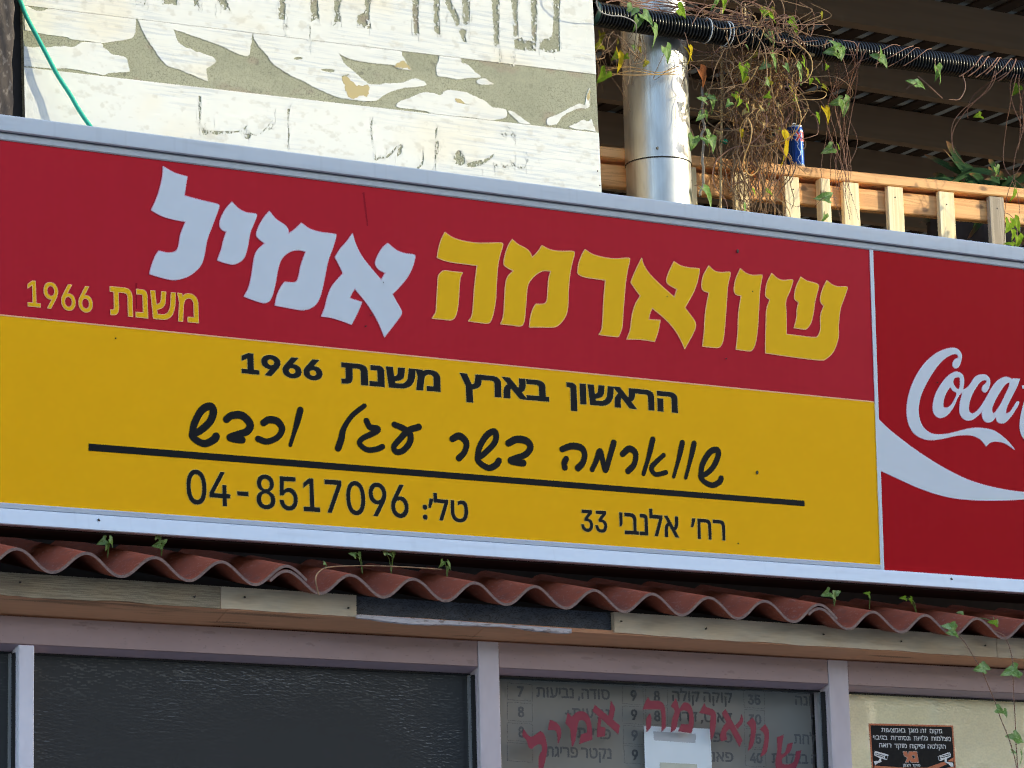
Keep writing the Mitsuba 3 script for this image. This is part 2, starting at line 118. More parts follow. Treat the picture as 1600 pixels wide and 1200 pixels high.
"holes3":[[[6803,1538,1],[6819,1315,1],[6929,1311],[7033,1428,1],[6893,1456]],[[7059,1449],[7445,1479],[7890,1552],[8114,1727,1],[8019,1561],[7629,1443],[7444,1392,1],[7371,1418,1],[7223,1348,1],[7076,1382]],[[8008,1497,1],[8112,1521],[8241,1456,1],[8184,1345],[8036,1379]],[[8120,1623],[8260,1511],[8447,1517],[8598,1668],[8863,1961,1],[8833,1908],[8559,1583],[8372,1483],[8204,1487]],[[8729,1709],[8870,1874,1],[8906,1802],[8793,1693]],[[9289,2307,1],[9404,2445,1],[9326,1977],[9367,1666],[9277,1129,1],[9310,1659]],[[6724,2343,1],[6790,2352,1],[6794,1901],[6755,1549],[6714,1925]],[[6753,1307,1],[6782,1207,1],[6715,1122,1]],[[11763,2231,1],[11844,2402,1],[11822,2078],[11861,1691],[11794,1825]],[[11884,1481,1],[11931,1280,1],[12291,1430],[12569,1706,1],[12588,1673,1],[12328,1374],[12055,1281],[11891,1233]],[[12564,1474],[12647,1734],[12745,1735],[12702,1526],[12602,1418]],[[12790,1084],[13065,1138],[13304,1324],[13373,1769,1],[13375,1339],[13142,1104]],[[14310,1595],[14471,1823],[14638,1671],[14653,1474],[14492,1383],[14354,1438]],[[14693,1461],[15097,1610],[15339,1690],[15586,1865,1],[15501,1720],[15132,1459],[14770,1376]],[[15546,1599,1],[15678,1578,1],[15674,1415,1],[15593,1394,1]],[[16087,1736,1],[16266,1612,1],[16222,1498,1],[16103,1593]],[[16573,1977,1],[16667,1842],[16635,1722,1]],[[13754,2013,1],[13872,2010,1],[13831,1591,1],[13744,1599,1]],[[13752,2265,1],[13852,2494,1],[13786,2035],[13752,1133,1],[13725,1453]],[[16003,2618,1],[16046,2707,1],[16142,2635,1],[16058,2563,1]],[[16120,2450,1],[16204,2533,1],[16298,2417,1],[16207,2362,1]],[[15816,2431,1],[15907,2504,1],[16015,2455,1],[15923,2364,1]],[[15839,1561],[15940,1555],[16024,1656],[16107,1739,1],[15979,1524],[15857,1484]],[[16306,1599],[16509,1597],[16633,1674,1],[16507,1546],[16345,1542]]],
"amber":[[[10936,3408],[11090,3446],[11242,3323],[11434,3241],[11668,3308],[11743,3175],[11719,2957],[11545,2988],[11273,2863],[11081,2928],[11027,3152]],[[12537,3927],[12776,4104],[12933,4053],[13055,3899,1],[12851,3933]],[[18594,3868],[18694,4105,1],[18727,4090],[18682,3750]],[[14380,3266],[14540,3251],[14697,3162],[14497,3165]]],
"conduit":[[49150,2620,46515],[49361,2620,46489],[50556,2620,46488],[51745,2620,46523],[53004,2620,46566],[54499,2620,46563],[56073,2620,46528],[57675,2620,46572],[59187,2620,46620],[61318,2620,46701],[64605,2620,46891],[68385,2620,47128]],
"hose":[[31508,2060,44555],[31693,2040,44201],[31870,2000,43746],[32102,1940,43294],[32366,1880,42784],[32626,1810,42271],[32958,1760,41773],[33134,1720,41459],[33358,1680,41121],[33614,1640,40802]],
"wire":[[48898,1150,47132],[48751,1250,46869],[48613,1350,46645],[48601,1450,46439],[48707,1530,46272],[48875,1600,46190],[49206,1650,46172],[49666,1700,46210]],
"balusters":[[53278,53756],[55071,55592],[56858,57396],[58087,58426],[58991,59573],[60632,61220],[62562,63149],[64491,65064],[66484,67093]],
"rail":[[53593,4500,43379],[65122,4500,43768],[53623,4500,43054],[65093,4500,43356]],
"crest":[3.037336575712008,0.17699999999999996],
"crestz":[2.9595,2.9523,2.9492,2.9503,2.9553,2.9415,2.9396,2.9382,2.9376,2.9371,2.9357,2.9324,2.9315,2.9377,2.9259,2.9241,2.9248],
"leaves":[[[50238,2311,46598,401,120,0],[50505,2312,46295,401,90,0],[50818,2253,46474,475,45,0],[51027,2207,45996,548,62,0],[51386,2161,45482,475,60,0],[52004,2227,46826,460,20,1],[52151,2232,45626,404,60,2],[49408,2714,45616,327,150,4],[50119,2715,45279,582,82,2],[49683,3000,44828,436,120,1],[53156,2280,47335,482,100,0],[53383,2197,47246,445,65,1],[54765,2237,47244,262,230,1],[55128,2345,47192,412,40,1],[55919,2330,47007,489,45,1],[54880,2319,46625,336,200,0],[55035,2228,46484,411,55,0],[52227,2249,45622,441,70,2],[54036,2285,45303,500,80,1],[55042,2162,45731,522,60,0],[54746,2261,45623,298,140,0],[52583,2204,44953,550,52,3],[56044,2326,45544,562,60,0],[52869,2739,44510,295,200,0],[53450,3108,44725,334,10,0],[53562,3222,44540,446,62,0],[52823,2836,43996,276,120,0],[53336,3237,44207,297,60,0],[52826,3223,43317,442,100,0],[52862,2711,43282,294,220,0],[53387,3124,43551,370,15,0],[53156,2701,43163,404,60,0],[54399,3002,43759,242,80,2],[55311,2962,44674,262,90,0],[56245,2822,44970,263,10,1],[55701,2895,43951,168,30,1],[53280,3184,41781,589,52,0],[54661,2890,42000,222,50,1],[54233,2789,41412,295,60,0],[55359,3119,42137,223,20,1]],[[55970,3024,43515,824,66,2],[57116,2140,46357,453,170,0],[57335,1971,46280,377,80,0],[57071,1996,46563,340,220,0],[58709,2140,46418,343,200,0],[58793,2052,46562,324,280,0],[58938,2052,46266,343,45,0],[60745,1971,46131,461,80,0],[60851,1904,45988,346,60,0],[59962,2180,45808,306,200,0],[60139,1926,45662,344,10,0],[57958,3222,45203,381,165,0],[58100,2984,44999,533,62,0],[57614,3276,43722,379,150,0],[57475,3000,44727,455,68,2],[57321,3268,42225,415,190,0],[57419,3078,42286,339,320,0],[57081,2920,41475,300,100,0],[57916,3171,43869,190,270,1]],[[63358,3405,45525,276,170,1],[64909,3411,46561,398,120,1],[64487,3278,43126,394,95,1],[64052,3133,42039,430,120,1],[64633,3385,42264,433,60,1],[64355,3064,41577,430,80,1],[64293,3415,41613,314,200,1],[64434,3381,41920,353,90,1],[63832,3226,43781,314,60,0]]],
"seedlings":[[[33058,-20,30000,244,150,0],[33284,-81,29988,244,40,0],[33158,-61,29873,171,90,0]],[[34516,-20,30264,184,260,0],[34702,-62,30110,172,330,0],[34494,-29,30007,233,165,0]],[[39885,-39,30106,189,200,0],[40102,-6,30075,190,60,0]],[[40786,-1,30264,216,235,0],[40917,-28,30169,190,200,0],[41088,-19,30197,203,70,0]],[[42422,-85,29985,205,120,0],[42698,-29,30009,231,50,0],[42646,-15,29876,154,90,0]],[[39074,-60,29843,113,270,0]],[[54427,-45,29876,302,160,0],[54738,-52,29803,275,30,0],[54887,-4,29960,193,330,0]],[[55789,-68,29964,166,200,1],[55919,-60,29865,138,20,0]],[[57024,-100,29901,181,190,1],[57315,-58,29832,195,60,1]],[[59000,-37,29599,169,200,0],[60206,-7,29465,128,270,0]]],
"seedroot":[[33332,300,29893],[34763,300,30011],[40332,300,29889],[41161,300,29937],[42784,300,29898],[39274,300,29762],[54945,300,29812],[56133,300,29803],[57750,300,29726],[59367,300,29574]],
"runner":[[38275,-1280,28798],[38157,-1350,29179],[38412,-1100,29438],[38853,-800,29605],[39749,-600,29719],[40730,-500,29775],[41502,-400,29802],[42299,-300,29813]],
"hang":[[[57694,-1500,28729],[57945,-1500,28547],[58226,-1500,28171],[58506,-1500,27760],[58738,-1500,27276],[58929,-1500,26861],[59077,-1500,26444],[59269,-1500,26029],[59417,-1500,25613],[59520,-1500,25195],[59566,-1500,24916]],[[59104,-1400,28898],[59429,-1400,28772],[59605,-1400,28424],[59675,-1400,28036],[59664,-1400,27680],[59646,-1400,27112],[59650,-1400,26546],[59631,-1400,25841],[59644,-1400,25208],[59646,-1400,24928]]],
"hangleaf":[[57509,-1415,28925,389,200,0],[57518,-1535,28769,353,170,0],[57677,-1402,29006,283,320,0],[58373,-1562,27800,355,175,0],[58740,-1435,27867,285,15,0],[59040,-1569,26682,285,20,0],[59228,-1519,26606,214,60,0],[58930,-1585,29114,250,200,1],[59230,-1428,29114,179,40,0],[59557,-1434,27813,465,170,0],[59685,-1572,27695,286,30,0],[59403,-1495,25981,285,190,0],[59666,-1548,25914,428,10,0],[59758,-1502,25447,321,60,0],[59487,-1489,25546,178,20,0]],
"stems":[[[53459,3600,45161],[53448,3600,44604],[53471,3600,44197],[53434,3600,43663],[53416,3600,43277],[53362,3600,42983],[53354,3600,42504],[53286,3600,41900]],[[54402,3600,46015],[54413,3600,45043],[54609,3600,44462],[54587,3600,43975],[54502,3600,43361],[54451,3600,42873],[54277,3600,42133]],[[55170,3500,45846],[55066,3500,44857],[55071,3500,44372],[55181,3500,43756],[55214,3500,43276],[55282,3500,42946],[55377,3500,42596],[55381,3500,42114]],[[55550,3300,46574],[55303,3300,45563],[54922,3300,44663],[54544,3300,43770],[54425,3300,43033],[54598,3300,42574],[54877,3300,42007]]],
"stake":[[[54387,3800,47784],[54274,3800,45080],[54128,3800,42646],[54048,3800,41199]],[[55367,4000,48114],[55228,4000,44283]]],
"clip":[54229,3720,43678],
"screws":[[2395,9783],[30028,9768],[2930,279],[28726,279],[19696,170]],
"drips":[[[3918,6282],[3969,6287],[3965,5638],[3940,5636]],[[10281,9325],[10337,9332],[10443,8459],[10406,8455]],[[19546,7354],[19577,7357],[19573,6826],[19552,6824]]],
"marks":[[21907,8989],[22348,2852],[19560,7479],[22358,7899],[21432,5932],[10861,6996],[10501,6101],[10350,5801],[21667,860],[28589,5886],[3397,4843]],
"decals":[[[[15275,973,1],[15488,776],[15781,938,1],[15897,848],[15972,559],[15948,325],[15871,60],[15798,-116,1],[15705,-177,1],[15708,230],[15816,437],[15803,577,1],[15685,579],[15495,451,1],[15413,512],[15351,685],[15236,797]]],[[[16079,1241,1],[16281,1169],[16406,1012],[16395,806],[16303,604,1],[16288,861],[16223,962],[16009,969,1]]],[[[16632,1445,1],[16748,1341,1],[16907,1470],[17114,1492],[17282,1366],[17358,1073],[17364,764,1],[16947,628,1],[17018,885,1],[17205,945,1],[17205,1127],[17106,1256],[16961,1222],[16889,940],[16829,703],[16731,533,1],[16707,816],[16686,1021],[16547,1163,1]]],[[[17473,1683,1],[18228,1162,1],[18173,924,1],[17391,1517,1]],[[17974,1811,1],[18089,1632],[18066,1483],[18014,1309,1],[17879,1402,1],[17918,1537]],[[17576,1376,1],[17660,1291,1],[17625,1112,1],[17781,1094,1],[17748,859,1],[17505,828,1],[17528,1109]]],[[[19144,1951,1],[19197,1857,1],[19518,1854],[19646,1730],[19675,1507],[19668,1154,1],[19522,1031,1],[19547,1438],[19517,1636,1],[18961,1615,1],[19044,1804]],[[19183,1521,1],[19220,1395],[19194,1138,1],[19050,1006,1],[19064,1357]]],[[[20016,1953,1],[20092,1763],[20103,1657,1],[20279,1850],[20468,1793],[20554,1571],[20560,1281],[20473,1028,1],[20055,1071,1],[20159,1267,1],[20399,1269,1],[20418,1534],[20308,1633],[20154,1604],[20069,1393],[19982,1133],[19818,1031,1],[19869,1353],[19964,1614],[19848,1738,1]]],[[[20931,1859,1],[20973,1757,1],[21193,1691],[21284,1565],[21258,1241],[21168,964],[21079,874,1],[21076,1235],[21116,1520,1],[20995,1554],[20746,1584,1]]],[[[21601,1722,1],[22113,898,1],[21999,710,1],[21471,1604,1]],[[22104,1604,1],[22160,1466],[22107,1335],[21964,1194,1],[21879,1288,1],[22041,1430]],[[21611,1366,1],[21719,1192,1],[21591,1091],[21613,898,1],[21425,843,1],[21385,987],[21481,1216]]],[[[22467,1526,1],[22562,1383],[22549,1123],[22438,762],[22266,605,1],[22361,954],[22393,1215],[22264,1366,1]]],[[[22870,1361,1],[22978,1170],[22950,843],[22859,581],[22661,455,1],[22782,773],[22828,1067],[22686,1209,1]]],[[[23466,1095,1],[23392,792],[23351,531,1],[23490,632],[23580,847,1],[23757,895,1],[23661,654],[23361,427,1],[23387,304],[23583,293],[23765,380],[23851,650,1],[24027,691,1],[23924,385],[23773,152],[23531,48],[23219,105],[23152,330],[23231,657],[23238,1015,1]]]],
"menu_words":[["תועיבנ ,הדוס",30,15930,1869,18192,1891,15929,2141],["+תועיבנ",30,16787,1370,18173,1369,16787,1630],["תגירפ",30,17148,845,18188,834,17148,1117],["תגירפ רטקנ",30,16153,314,18186,315,16153,592],["7",30,15352,1862,15539,1863,15351,2141],["8",30,15353,1328,15539,1329,15352,1606],["8",30,15354,801,15530,801,15353,1079],["9",30,18848,1892,19035,1893,18849,2177],["9",30,18838,1377,19032,1378,18839,1661],["9",30,18828,831,19028,832,18829,1114],["9",30,18822,310,19018,310,18823,593],["8",30,19576,1899,19768,1900,19577,2184],["8",30,19569,1367,19760,1368,19570,1652],["הלוק הקוק",30,20161,1932,22095,1950,20163,2206],["וריז ,טיאד",30,20368,1390,22077,1411,20370,1655],["טיירפס",30,20576,875,22052,874,20578,1133],["הטנאפ",30,20706,332,22051,348,20708,596],["35",30,22602,1926,23016,1929,22606,2205],["30",30,22596,1390,23017,1392,22600,1668],["15",30,22591,868,22991,868,22594,1145],["40",30,22597,342,23004,340,22600,618],["הנו",30,24168,1972,24688,1971,24172,2229],["ה",30,24681,1449,24821,1447,24685,1707],["תחל",30,24073,906,24792,905,24077,1175],["תחלצב ה",30,23312,359,24831,370,23316,627]],
"cells":[[[15058,2211],[15804,2203],[15801,1761],[15055,1771]],[[15043,1706],[15789,1696],[15784,1216],[15039,1229]],[[15028,1170],[15772,1157],[15768,697],[15024,711]],[[15013,653],[15756,638],[15751,161],[15009,178]],[[18591,2265],[19243,2258],[19235,1792],[18584,1801]],[[18582,1741],[19229,1732],[19222,1268],[18575,1279]],[[18587,1219],[19219,1209],[19211,731],[18579,743]],[[18584,684],[19215,671],[19208,209],[18577,223]],[[19322,2271],[20007,2263],[19999,1805],[19314,1814]],[[19312,1760],[19996,1750],[19987,1278],[19304,1289]],[[22484,2315],[23153,2307],[23141,1834],[22473,1843]],[[22470,1791],[23139,1782],[23127,1310],[22460,1320]],[[22462,1278],[23121,1267],[23108,767],[22449,779]],[[22466,724],[23125,712],[23114,246],[22456,260]]],
"note":[[[19110,1207],[21219,1199],[21227,-347],[19095,-401]],[[19393,1072],[20725,1046],[20753,989],[20722,795],[19413,833]],[[19567,247],[20747,233],[20759,-360],[19560,-390]]],
"sticker":{"border":[[26339,1501],[29250,1545],[29271,-186],[26393,-172]],"black":[[26397,1454],[29191,1498],[29226,-188],[26432,-171]],"words":[["תועצמאב",20,26750,1275,27582,1286,26752,1392],["ןגומ",20,27685,1288,28012,1294,27688,1406],["הז",20,28100,1295,28300,1298,28103,1413],["םוקמ",20,28415,1300,28844,1309,28418,1418],["יוביגב",20,26454,1060,26944,1065,26457,1176],["תורתסנו",20,27058,1065,27734,1076,27061,1182],["תויולג",20,27844,1078,28335,1087,27847,1196],["תומלצמ",20,28453,1089,29132,1100,28456,1207],["האור",20,26648,849,27063,853,26651,965],["דקומ",20,27176,851,27593,857,27179,968],["חוקיפו",20,27698,856,28217,865,27701,974],["הטלקה",20,28321,865,28943,876,28324,983],["ןפצת",20,27426,347,27700,351,27427,417],["דקומ",20,27755,351,28024,355,27757,422]],"logo":[[[27456,767,1],[27583,762,1],[27621,675,1],[27671,765,1],[27935,773,1],[27978,472,1],[27718,465,1],[27668,538,1],[27625,459,1],[27520,463,1],[27594,585,1],[27477,653,1]],[[27786,671],[27850,646],[27858,593],[27813,578],[27750,617]]],"cams":[[[26490,746,1],[26888,670,1],[26963,646,1],[26928,610,1],[26889,508,1],[26813,513,1],[26707,550,1],[26691,470,1],[26723,453,1],[26590,414],[26478,349,1],[26441,463,1],[26615,477,1],[26642,557,1],[26461,622,1]],[[29056,790,1],[29113,747,1],[29104,666,1],[28966,608,1],[28949,518,1],[29171,498,1],[29170,382,1],[29085,388],[29001,457],[28881,499,1],[28876,588,1],[28750,530,1],[28684,546,1],[28647,652,1],[28704,681,1]]],"slots":[[[26509,694,1],[26820,633,1],[26815,615,1],[26503,676,1]],[[26506,650,1],[26796,588,1],[26791,570,1],[26501,630,1]],[[26842,625,1],[26913,615,1],[26886,529,1],[26822,545,1]],[[28760,682,1],[29087,755,1],[29090,737,1],[28765,663,1]],[[28779,638,1],[29088,705,1],[29092,687,1],[28784,617,1]],[[28669,653,1],[28725,663,1],[28740,557,1],[28696,561,1]]],"bands":[[[26455,340,1],[27599,311,1],[28261,338,1],[28849,515,1],[28956,447,1],[28478,273,1],[28028,137,1],[26435,181,1]],[[28984,537,1],[29196,651,1],[29195,526,1]],[[28904,339,1],[29187,400,1],[29193,-10,1],[28903,-18,1]]]},
"glyphs":{"1":[885,[[[133,0,133,151,385,157,385,819,365,816,147,674,147,844,390,1000,564,1000,564,156,784,151,784,0]]]],"9":[885,[[[83,628,87,748,133,862,188,927,239,963,284,986,367,1009,472,1014,537,1005,596,986,665,950,734,885,761,844,789,780,803,711,803,628,789,564,729,431,427,-5,234,-5,234,4,476,352,330,353,216,399,128,491,96,560],[257,648,281,576,318,529,394,486,468,482,543,510,586,548,624,623,628,702,605,772,562,824,492,862,418,867,351,843,290,787,262,725]]]],"6":[885,[[[83,289,87,399,106,463,142,541,454,1000,656,1000,407,647,523,651,605,633,688,587,752,518,798,404,803,284,775,179,729,106,642,32,564,0,491,-14,399,-14,326,0,225,46,147,119,106,193],[257,299,281,228,328,171,389,138,473,133,530,152,595,213,624,275,628,353,605,424,562,476,492,514,418,518,342,490,299,452,262,377]]]],"ת":[1123,[[[56,140,151,140,182,153,213,189,230,254,230,854,67,860,67,1000,708,1000,803,983,860,961,933,899,966,837,989,736,989,0,837,0,837,697,802,796,755,836,679,860,383,855,382,247,354,124,315,62,270,28,208,6,62,0]]]],"נ":[668,[[[51,140,382,145,376,804,352,841,309,859,107,860,107,1000,365,1000,427,983,472,955,506,916,534,820,534,0,51,0]]]],"ש":[1185,[[[67,1000,219,1000,258,528,271,489,424,540,488,599,528,724,551,1000,702,1000,674,680,640,556,612,511,539,444,461,405,277,346,299,140,596,146,676,169,744,203,812,260,887,369,932,505,983,1000,1135,1000,1101,612,1067,427,994,253,938,174,876,112,764,45,624,6,152,6]]]],"מ":[1084,[[[84,0,157,675,90,1000,242,1000,264,881,276,869,382,972,455,1006,534,1022,708,1011,792,978,854,933,921,837,949,730,949,0,511,0,511,140,798,147,798,690,786,748,728,841,681,870,612,888,539,888,447,859,378,801,326,710,292,567,236,0]]]],"ץ":[808,[[[11,1000,174,994,372,433,508,479,560,525,589,577,612,686,640,1000,792,1000,758,629,742,545,708,466,612,376,528,337,382,293,382,-404,230,-404,230,405]]]],"ר":[910,[[[22,860,22,1000,539,994,646,961,719,899,753,837,775,736,775,6,624,6,624,696,594,790,542,836,466,860]]]],"א":[1022,[[[294,687,90,1000,264,1000,641,448,707,503,753,612,764,686,764,1000,916,1000,916,685,893,562,871,500,826,427,716,331,938,0,753,6,368,574,310,525,259,410,247,336,247,0,96,0,96,337,118,461,191,601]]]],"ב":[910,[[[45,140,584,147,584,696,561,778,502,836,427,859,51,860,45,1000,455,1000,551,983,640,938,680,899,713,837,736,736,736,146,871,140,871,6,51,0]]]],"ן":[494,[[[34,860,34,1000,191,1000,253,983,320,933,348,876,360,820,360,-404,208,-404,202,804,158,854]]]],"ו":[438,[[[140,1000,292,1000,292,0,140,0]]]],"ה":[1095,[[[140,860,140,1000,725,994,831,961,904,899,938,837,961,736,961,0,809,0,809,696,773,796,727,836,651,860]],[[140,595,292,595,292,0,140,0]]]],"0":[885,[[[60,431,64,615,101,766,170,890,266,972,330,1000,404,1014,486,1014,560,1000,665,945,725,885,752,844,798,743,826,615,830,431,821,349,794,239,748,142,697,78,633,28,523,-14,404,-18,317,0,225,50,156,124,106,216,78,303],[234,437,262,288,290,227,342,166,398,138,468,133,534,157,581,199,619,265,642,339,656,436,656,555,642,656,619,731,581,796,549,829,492,858,422,862,356,839,309,796,271,731,248,656,234,559]]]],"4":[885,[[[37,362,482,991,491,1000,670,1000,656,968,237,372,538,368,541,624,711,624,712,370,853,362,853,220,711,217,711,-5,541,-5,537,220,37,220]]]],"-":[889,[[[220,472,670,472,670,326,220,326]]]],"8":[885,[[[73,229,78,330,119,417,188,482,285,520,220,546,174,578,142,615,115,674,106,725,110,798,128,853,170,913,225,959,280,986,395,1014,491,1014,569,1000,619,982,688,940,725,904,761,844,780,766,775,693,761,647,725,592,688,560,604,519,711,472,748,440,794,372,812,303,812,229,789,151,748,92,679,37,578,-5,495,-18,390,-18,307,-5,206,37,151,78,96,151],[257,258,276,200,328,148,385,124,472,119,557,147,595,181,624,233,628,302,605,365,553,417,496,440,413,445,333,417,290,379,262,322],[284,707,308,645,342,611,394,587,468,583,529,602,577,644,596,683,601,752,577,809,530,852,468,871,418,872,356,853,309,810,285,753]]]],"5":[885,[[[83,303,257,303,262,261,280,219,323,171,408,133,481,133,543,157,595,203,619,247,633,303,628,386,600,452,553,499,486,527,413,527,347,509,286,462,261,417,92,417,124,1000,748,1000,748,849,291,847,271,637,277,600,335,642,395,665,523,674,587,661,656,628,729,564,784,472,807,376,807,294,794,220,739,115,665,46,550,-5,399,-14,307,5,216,50,147,115,101,193,83,261]]]],"7":[885,[[[101,844,101,1000,784,1000,784,839,358,0,170,4,593,840]]]],":":[371,[[[83,601,101,642,138,674,211,683,252,665,284,628,294,555,275,514,239,482,165,472,124,491,92,528]],[[83,115,101,156,138,188,211,197,252,179,284,142,294,69,275,28,239,-5,165,-14,124,5,92,41]]]],"׳":[308,[[[22,584,79,848,101,1000,264,1000,270,961,253,899,129,584]]]],"ל":[859,[[[22,1286,174,1287,178,1001,798,1000,798,876,483,6,326,6,326,22,634,855,22,860]]]],"ט":[1134,[[[124,1000,275,1000,275,445,298,319,350,216,401,164,465,130,540,112,623,112,699,130,762,165,836,251,882,394,888,679,853,805,783,870,668,871,534,826,534,966,663,1011,792,1017,899,989,972,927,1017,837,1039,742,1051,433,1011,253,955,152,893,84,848,51,753,6,640,-17,517,-17,399,6,343,28,281,67,219,129,152,264,124,421]]]],"3":[885,[[[73,321,252,321,257,261,281,209,332,157,385,133,482,129,563,162,609,214,633,284,628,358,604,406,552,453,491,477,284,486,284,601,528,841,133,844,133,995,761,995,761,849,494,593,615,573,688,541,757,482,789,427,812,330,807,243,771,142,716,73,624,14,532,-14,395,-18,289,5,197,55,138,115,83,229]]]],"י":[393,[[[124,1000,275,1000,275,506,202,360,124,360]]]],"ח":[1129,[[[140,1000,758,994,865,961,938,899,972,837,994,736,994,6,843,6,837,731,814,789,779,824,684,860,293,857,292,6,140,6]]]],"ע":[1022,[[[45,0,45,140,315,147,118,1000,275,994,450,208,473,152,541,169,632,221,679,267,730,347,781,522,826,1000,978,1000,938,556,916,427,876,303,803,180,730,107,680,73,534,17,421,0]]]],",":[371,[[[64,-202,115,161,284,161,188,-202]]]],"ד":[882,[[[17,1000,843,1000,837,860,686,854,685,6,534,6,533,857,17,860]]]],"ס":[1146,[[[56,860,56,1000,652,1000,798,966,916,893,983,815,1011,764,1045,669,1062,562,1062,427,1039,303,989,185,949,129,876,62,809,22,657,-17,539,-17,449,0,343,45,281,90,213,169,180,230,135,388,129,584,176,855],[287,450,321,285,361,211,413,159,454,135,545,112,634,112,710,130,767,159,824,210,882,319,904,444,904,561,876,687,841,750,790,802,703,842,617,860,336,859,292,668]]]],"+":[885,[[[106,459,365,460,367,725,518,725,519,461,780,459,780,312,521,311,518,46,367,46,366,309,106,312]]]],"ג":[584,[[[22,146,171,226,257,311,314,408,348,540,348,781,331,828,275,860,90,860,90,1000,337,1000,382,989,461,933,483,893,500,820,500,288,534,6,410,6,358,276,281,169,213,101,124,34,39,-11,22,-11]]]],"פ":[1016,[[[84,0,84,140,522,140,643,181,695,227,746,318,775,450,775,550,753,664,707,750,655,802,574,842,494,860,243,860,236,692,253,622,277,581,324,545,366,534,449,534,449,399,326,393,253,410,197,438,129,511,96,596,84,663,84,1000,517,1000,663,966,747,921,831,843,876,775,927,612,927,393,893,270,843,174,736,67,674,34,579,6]]]],"ק":[1067,[[[135,860,135,1000,1006,1000,1006,876,691,0,528,0,528,11,842,857]],[[135,612,287,612,287,-404,135,-404]]]],"ז":[505,[[[39,860,39,1000,461,1000,461,871,401,830,366,789,332,732,315,657,315,6,163,6,163,652,180,725,208,781,271,855]]]],"צ":[938,[[[39,0,39,140,629,147,51,1000,230,1000,569,483,634,531,685,634,702,731,702,1000,854,1000,854,730,820,573,764,472,702,410,643,371,809,118,809,0]]]],"ם":[1101,[[[118,1000,730,994,854,949,910,899,944,837,966,736,966,0,118,0],[276,860,271,143,812,142,815,696,779,795,733,836,657,860]]]]},
"mull":[[3.1074790695068994,3.1466742418198095],[4.371394212705144,4.432129288396775],[5.471780758573384,5.537146115599164]]}
''')
D = DATA

# ---------------------------------------------------------------- materials
def rgb(*c): return {'type': 'rgb', 'value': list(c)}
def pr(col, rough=0.6, **k):
    return {'type': 'twosided', 'b': {'type': 'principled', 'base_color': rgb(*col) if isinstance(col, tuple) else mikit.proc(col), 'roughness': rough if isinstance(rough, float) else mikit.proc(rough), **k}}
def bump(b, fn, scale, eps=1e-3):
    return {'type': 'twosided', 'b': {'type': 'bumpmap', 'arbitrary': mikit.proc(fn, eps), 'scale': scale, 'b': b['b']}}
def mat(k, b): scene[k] = b; return k

def f_red(p, n, uv):
    s = noise(p.x * 130, 1.0, p.z * 2.5); t = fbm(p.x * 3, 2.0, p.z * 3)
    return mix((.475, .016, .027), (.51, .019, .032), .3 * s + .7 * t)
mat('m_red', pr(f_red, .38, specular=.06))
def f_red2(p, n, uv):
    s = noise(p.x * 140, 1.0, p.z * 3.0); t = fbm(p.x * 3, 2.0, p.z * 3)
    return mix((.40, .004, .010), (.43, .006, .013), .35 * s + .65 * t)
mat('m_drip', pr((.30, .006, .016), .3, specular=.1))
mat('m_red_deep', pr(f_red2, .36, specular=.06))
def f_yel(p, n, uv):
    t = fbm(p.x * 2.2, 5.0, p.z * 3, 4); s = noise(p.x * 60, 3., p.z * 60)
    return mix((.91, .448, .007), (.94, .472, .009), t * .8 + s * .2)
mat('m_yellow', pr(f_yel, .34, specular=.06))
mat('m_gold', pr((.88, .475, .011), .36, specular=.08))
mat('m_letter_white', pr((.60, .635, .68), .36, specular=.5))
mat('m_black', pr((.010, .011, .013), .4, specular=.1))
mat('m_edge_pink', pr((.62, .42, .50), .5)); mat('m_edge_salmon', pr((.86, .42, .16), .5)); mat('m_edge_cream', pr((.80, .52, .10), .5))
mat('m_pink', pr((.86, .42, .22), .5))
def f_frame(p, n, uv):
    d = fbm(p.x * 5, p.y * 30, p.z * 40, 4); st = noise(p.x * 90, 0., p.z * 4)
    return mix((.47, .51, .565), (.38, .41, .45), smoothstep(.55, .85, d) * .45 + smoothstep(.75, .97, st) * .2)
mat('m_frame', pr(f_frame, .42, specular=.4))
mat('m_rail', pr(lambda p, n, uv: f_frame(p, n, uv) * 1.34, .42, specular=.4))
def f_paint(p, n, uv):
    br = noise(p.x * 9, 4.0, p.z * 170) * .6 + noise(p.x * 30, 1., p.z * 420) * .4
    big = fbm(p.x * 3.3 + 7, 3.0, p.z * 6, 3)
    warm = smoothstep(.55, .8, fbm(p.x * 5 + 3, 9., p.z * 5 + 1, 3))
    dirt = smoothstep(.58, .78, fbm(p.x * 40, 2., p.z * 46, 4))
    c = mix((.65, .635, .59), (.51, .52, .525), smoothstep(.42, .78, br) * smoothstep(.34, .58, big))
    c = mix(c, (.68, .59, .43), warm * .45)
    return mix(c, (.42, .38, .31), dirt * .38)
def h_paint(p, n, uv):
    return noise(p.x * 14, 4.0, p.z * 260) * .5 + fbm(p.x * 60, 2., p.z * 90, 3)
mat('m_paint', bump(pr(f_paint, .62, specular=.35), h_paint, .0012, 6e-4))
def crack(x, z):
    d1, d2, w = voronoi(x + 1.2 * noise(x * .7, 3., z * .7), z + 1.2 * noise(x * .7, 8., z * .7)); return d2 - d1, w
def f_prim(p, n, uv):
    e, w = crack(p.x * 125, p.z * 125); t = fbm(p.x * 9, 2., p.z * 14, 4)
    c = mix((.245, .24, .165), (.33, .318, .225), t)
    c = mix(c, (.27, .19, .15), smoothstep(.62, .78, fbm(p.x * 12 + 4, 6., p.z * 20, 3)) * .45)
    c = mix(c, c * 1.12, w)
    return mix(c * .55, c, smoothstep(.02, .16, e))
mat('m_primer', pr(f_prim, .75, specular=.3))
mat('m_amber', pr((.41, .32, .15), .7))
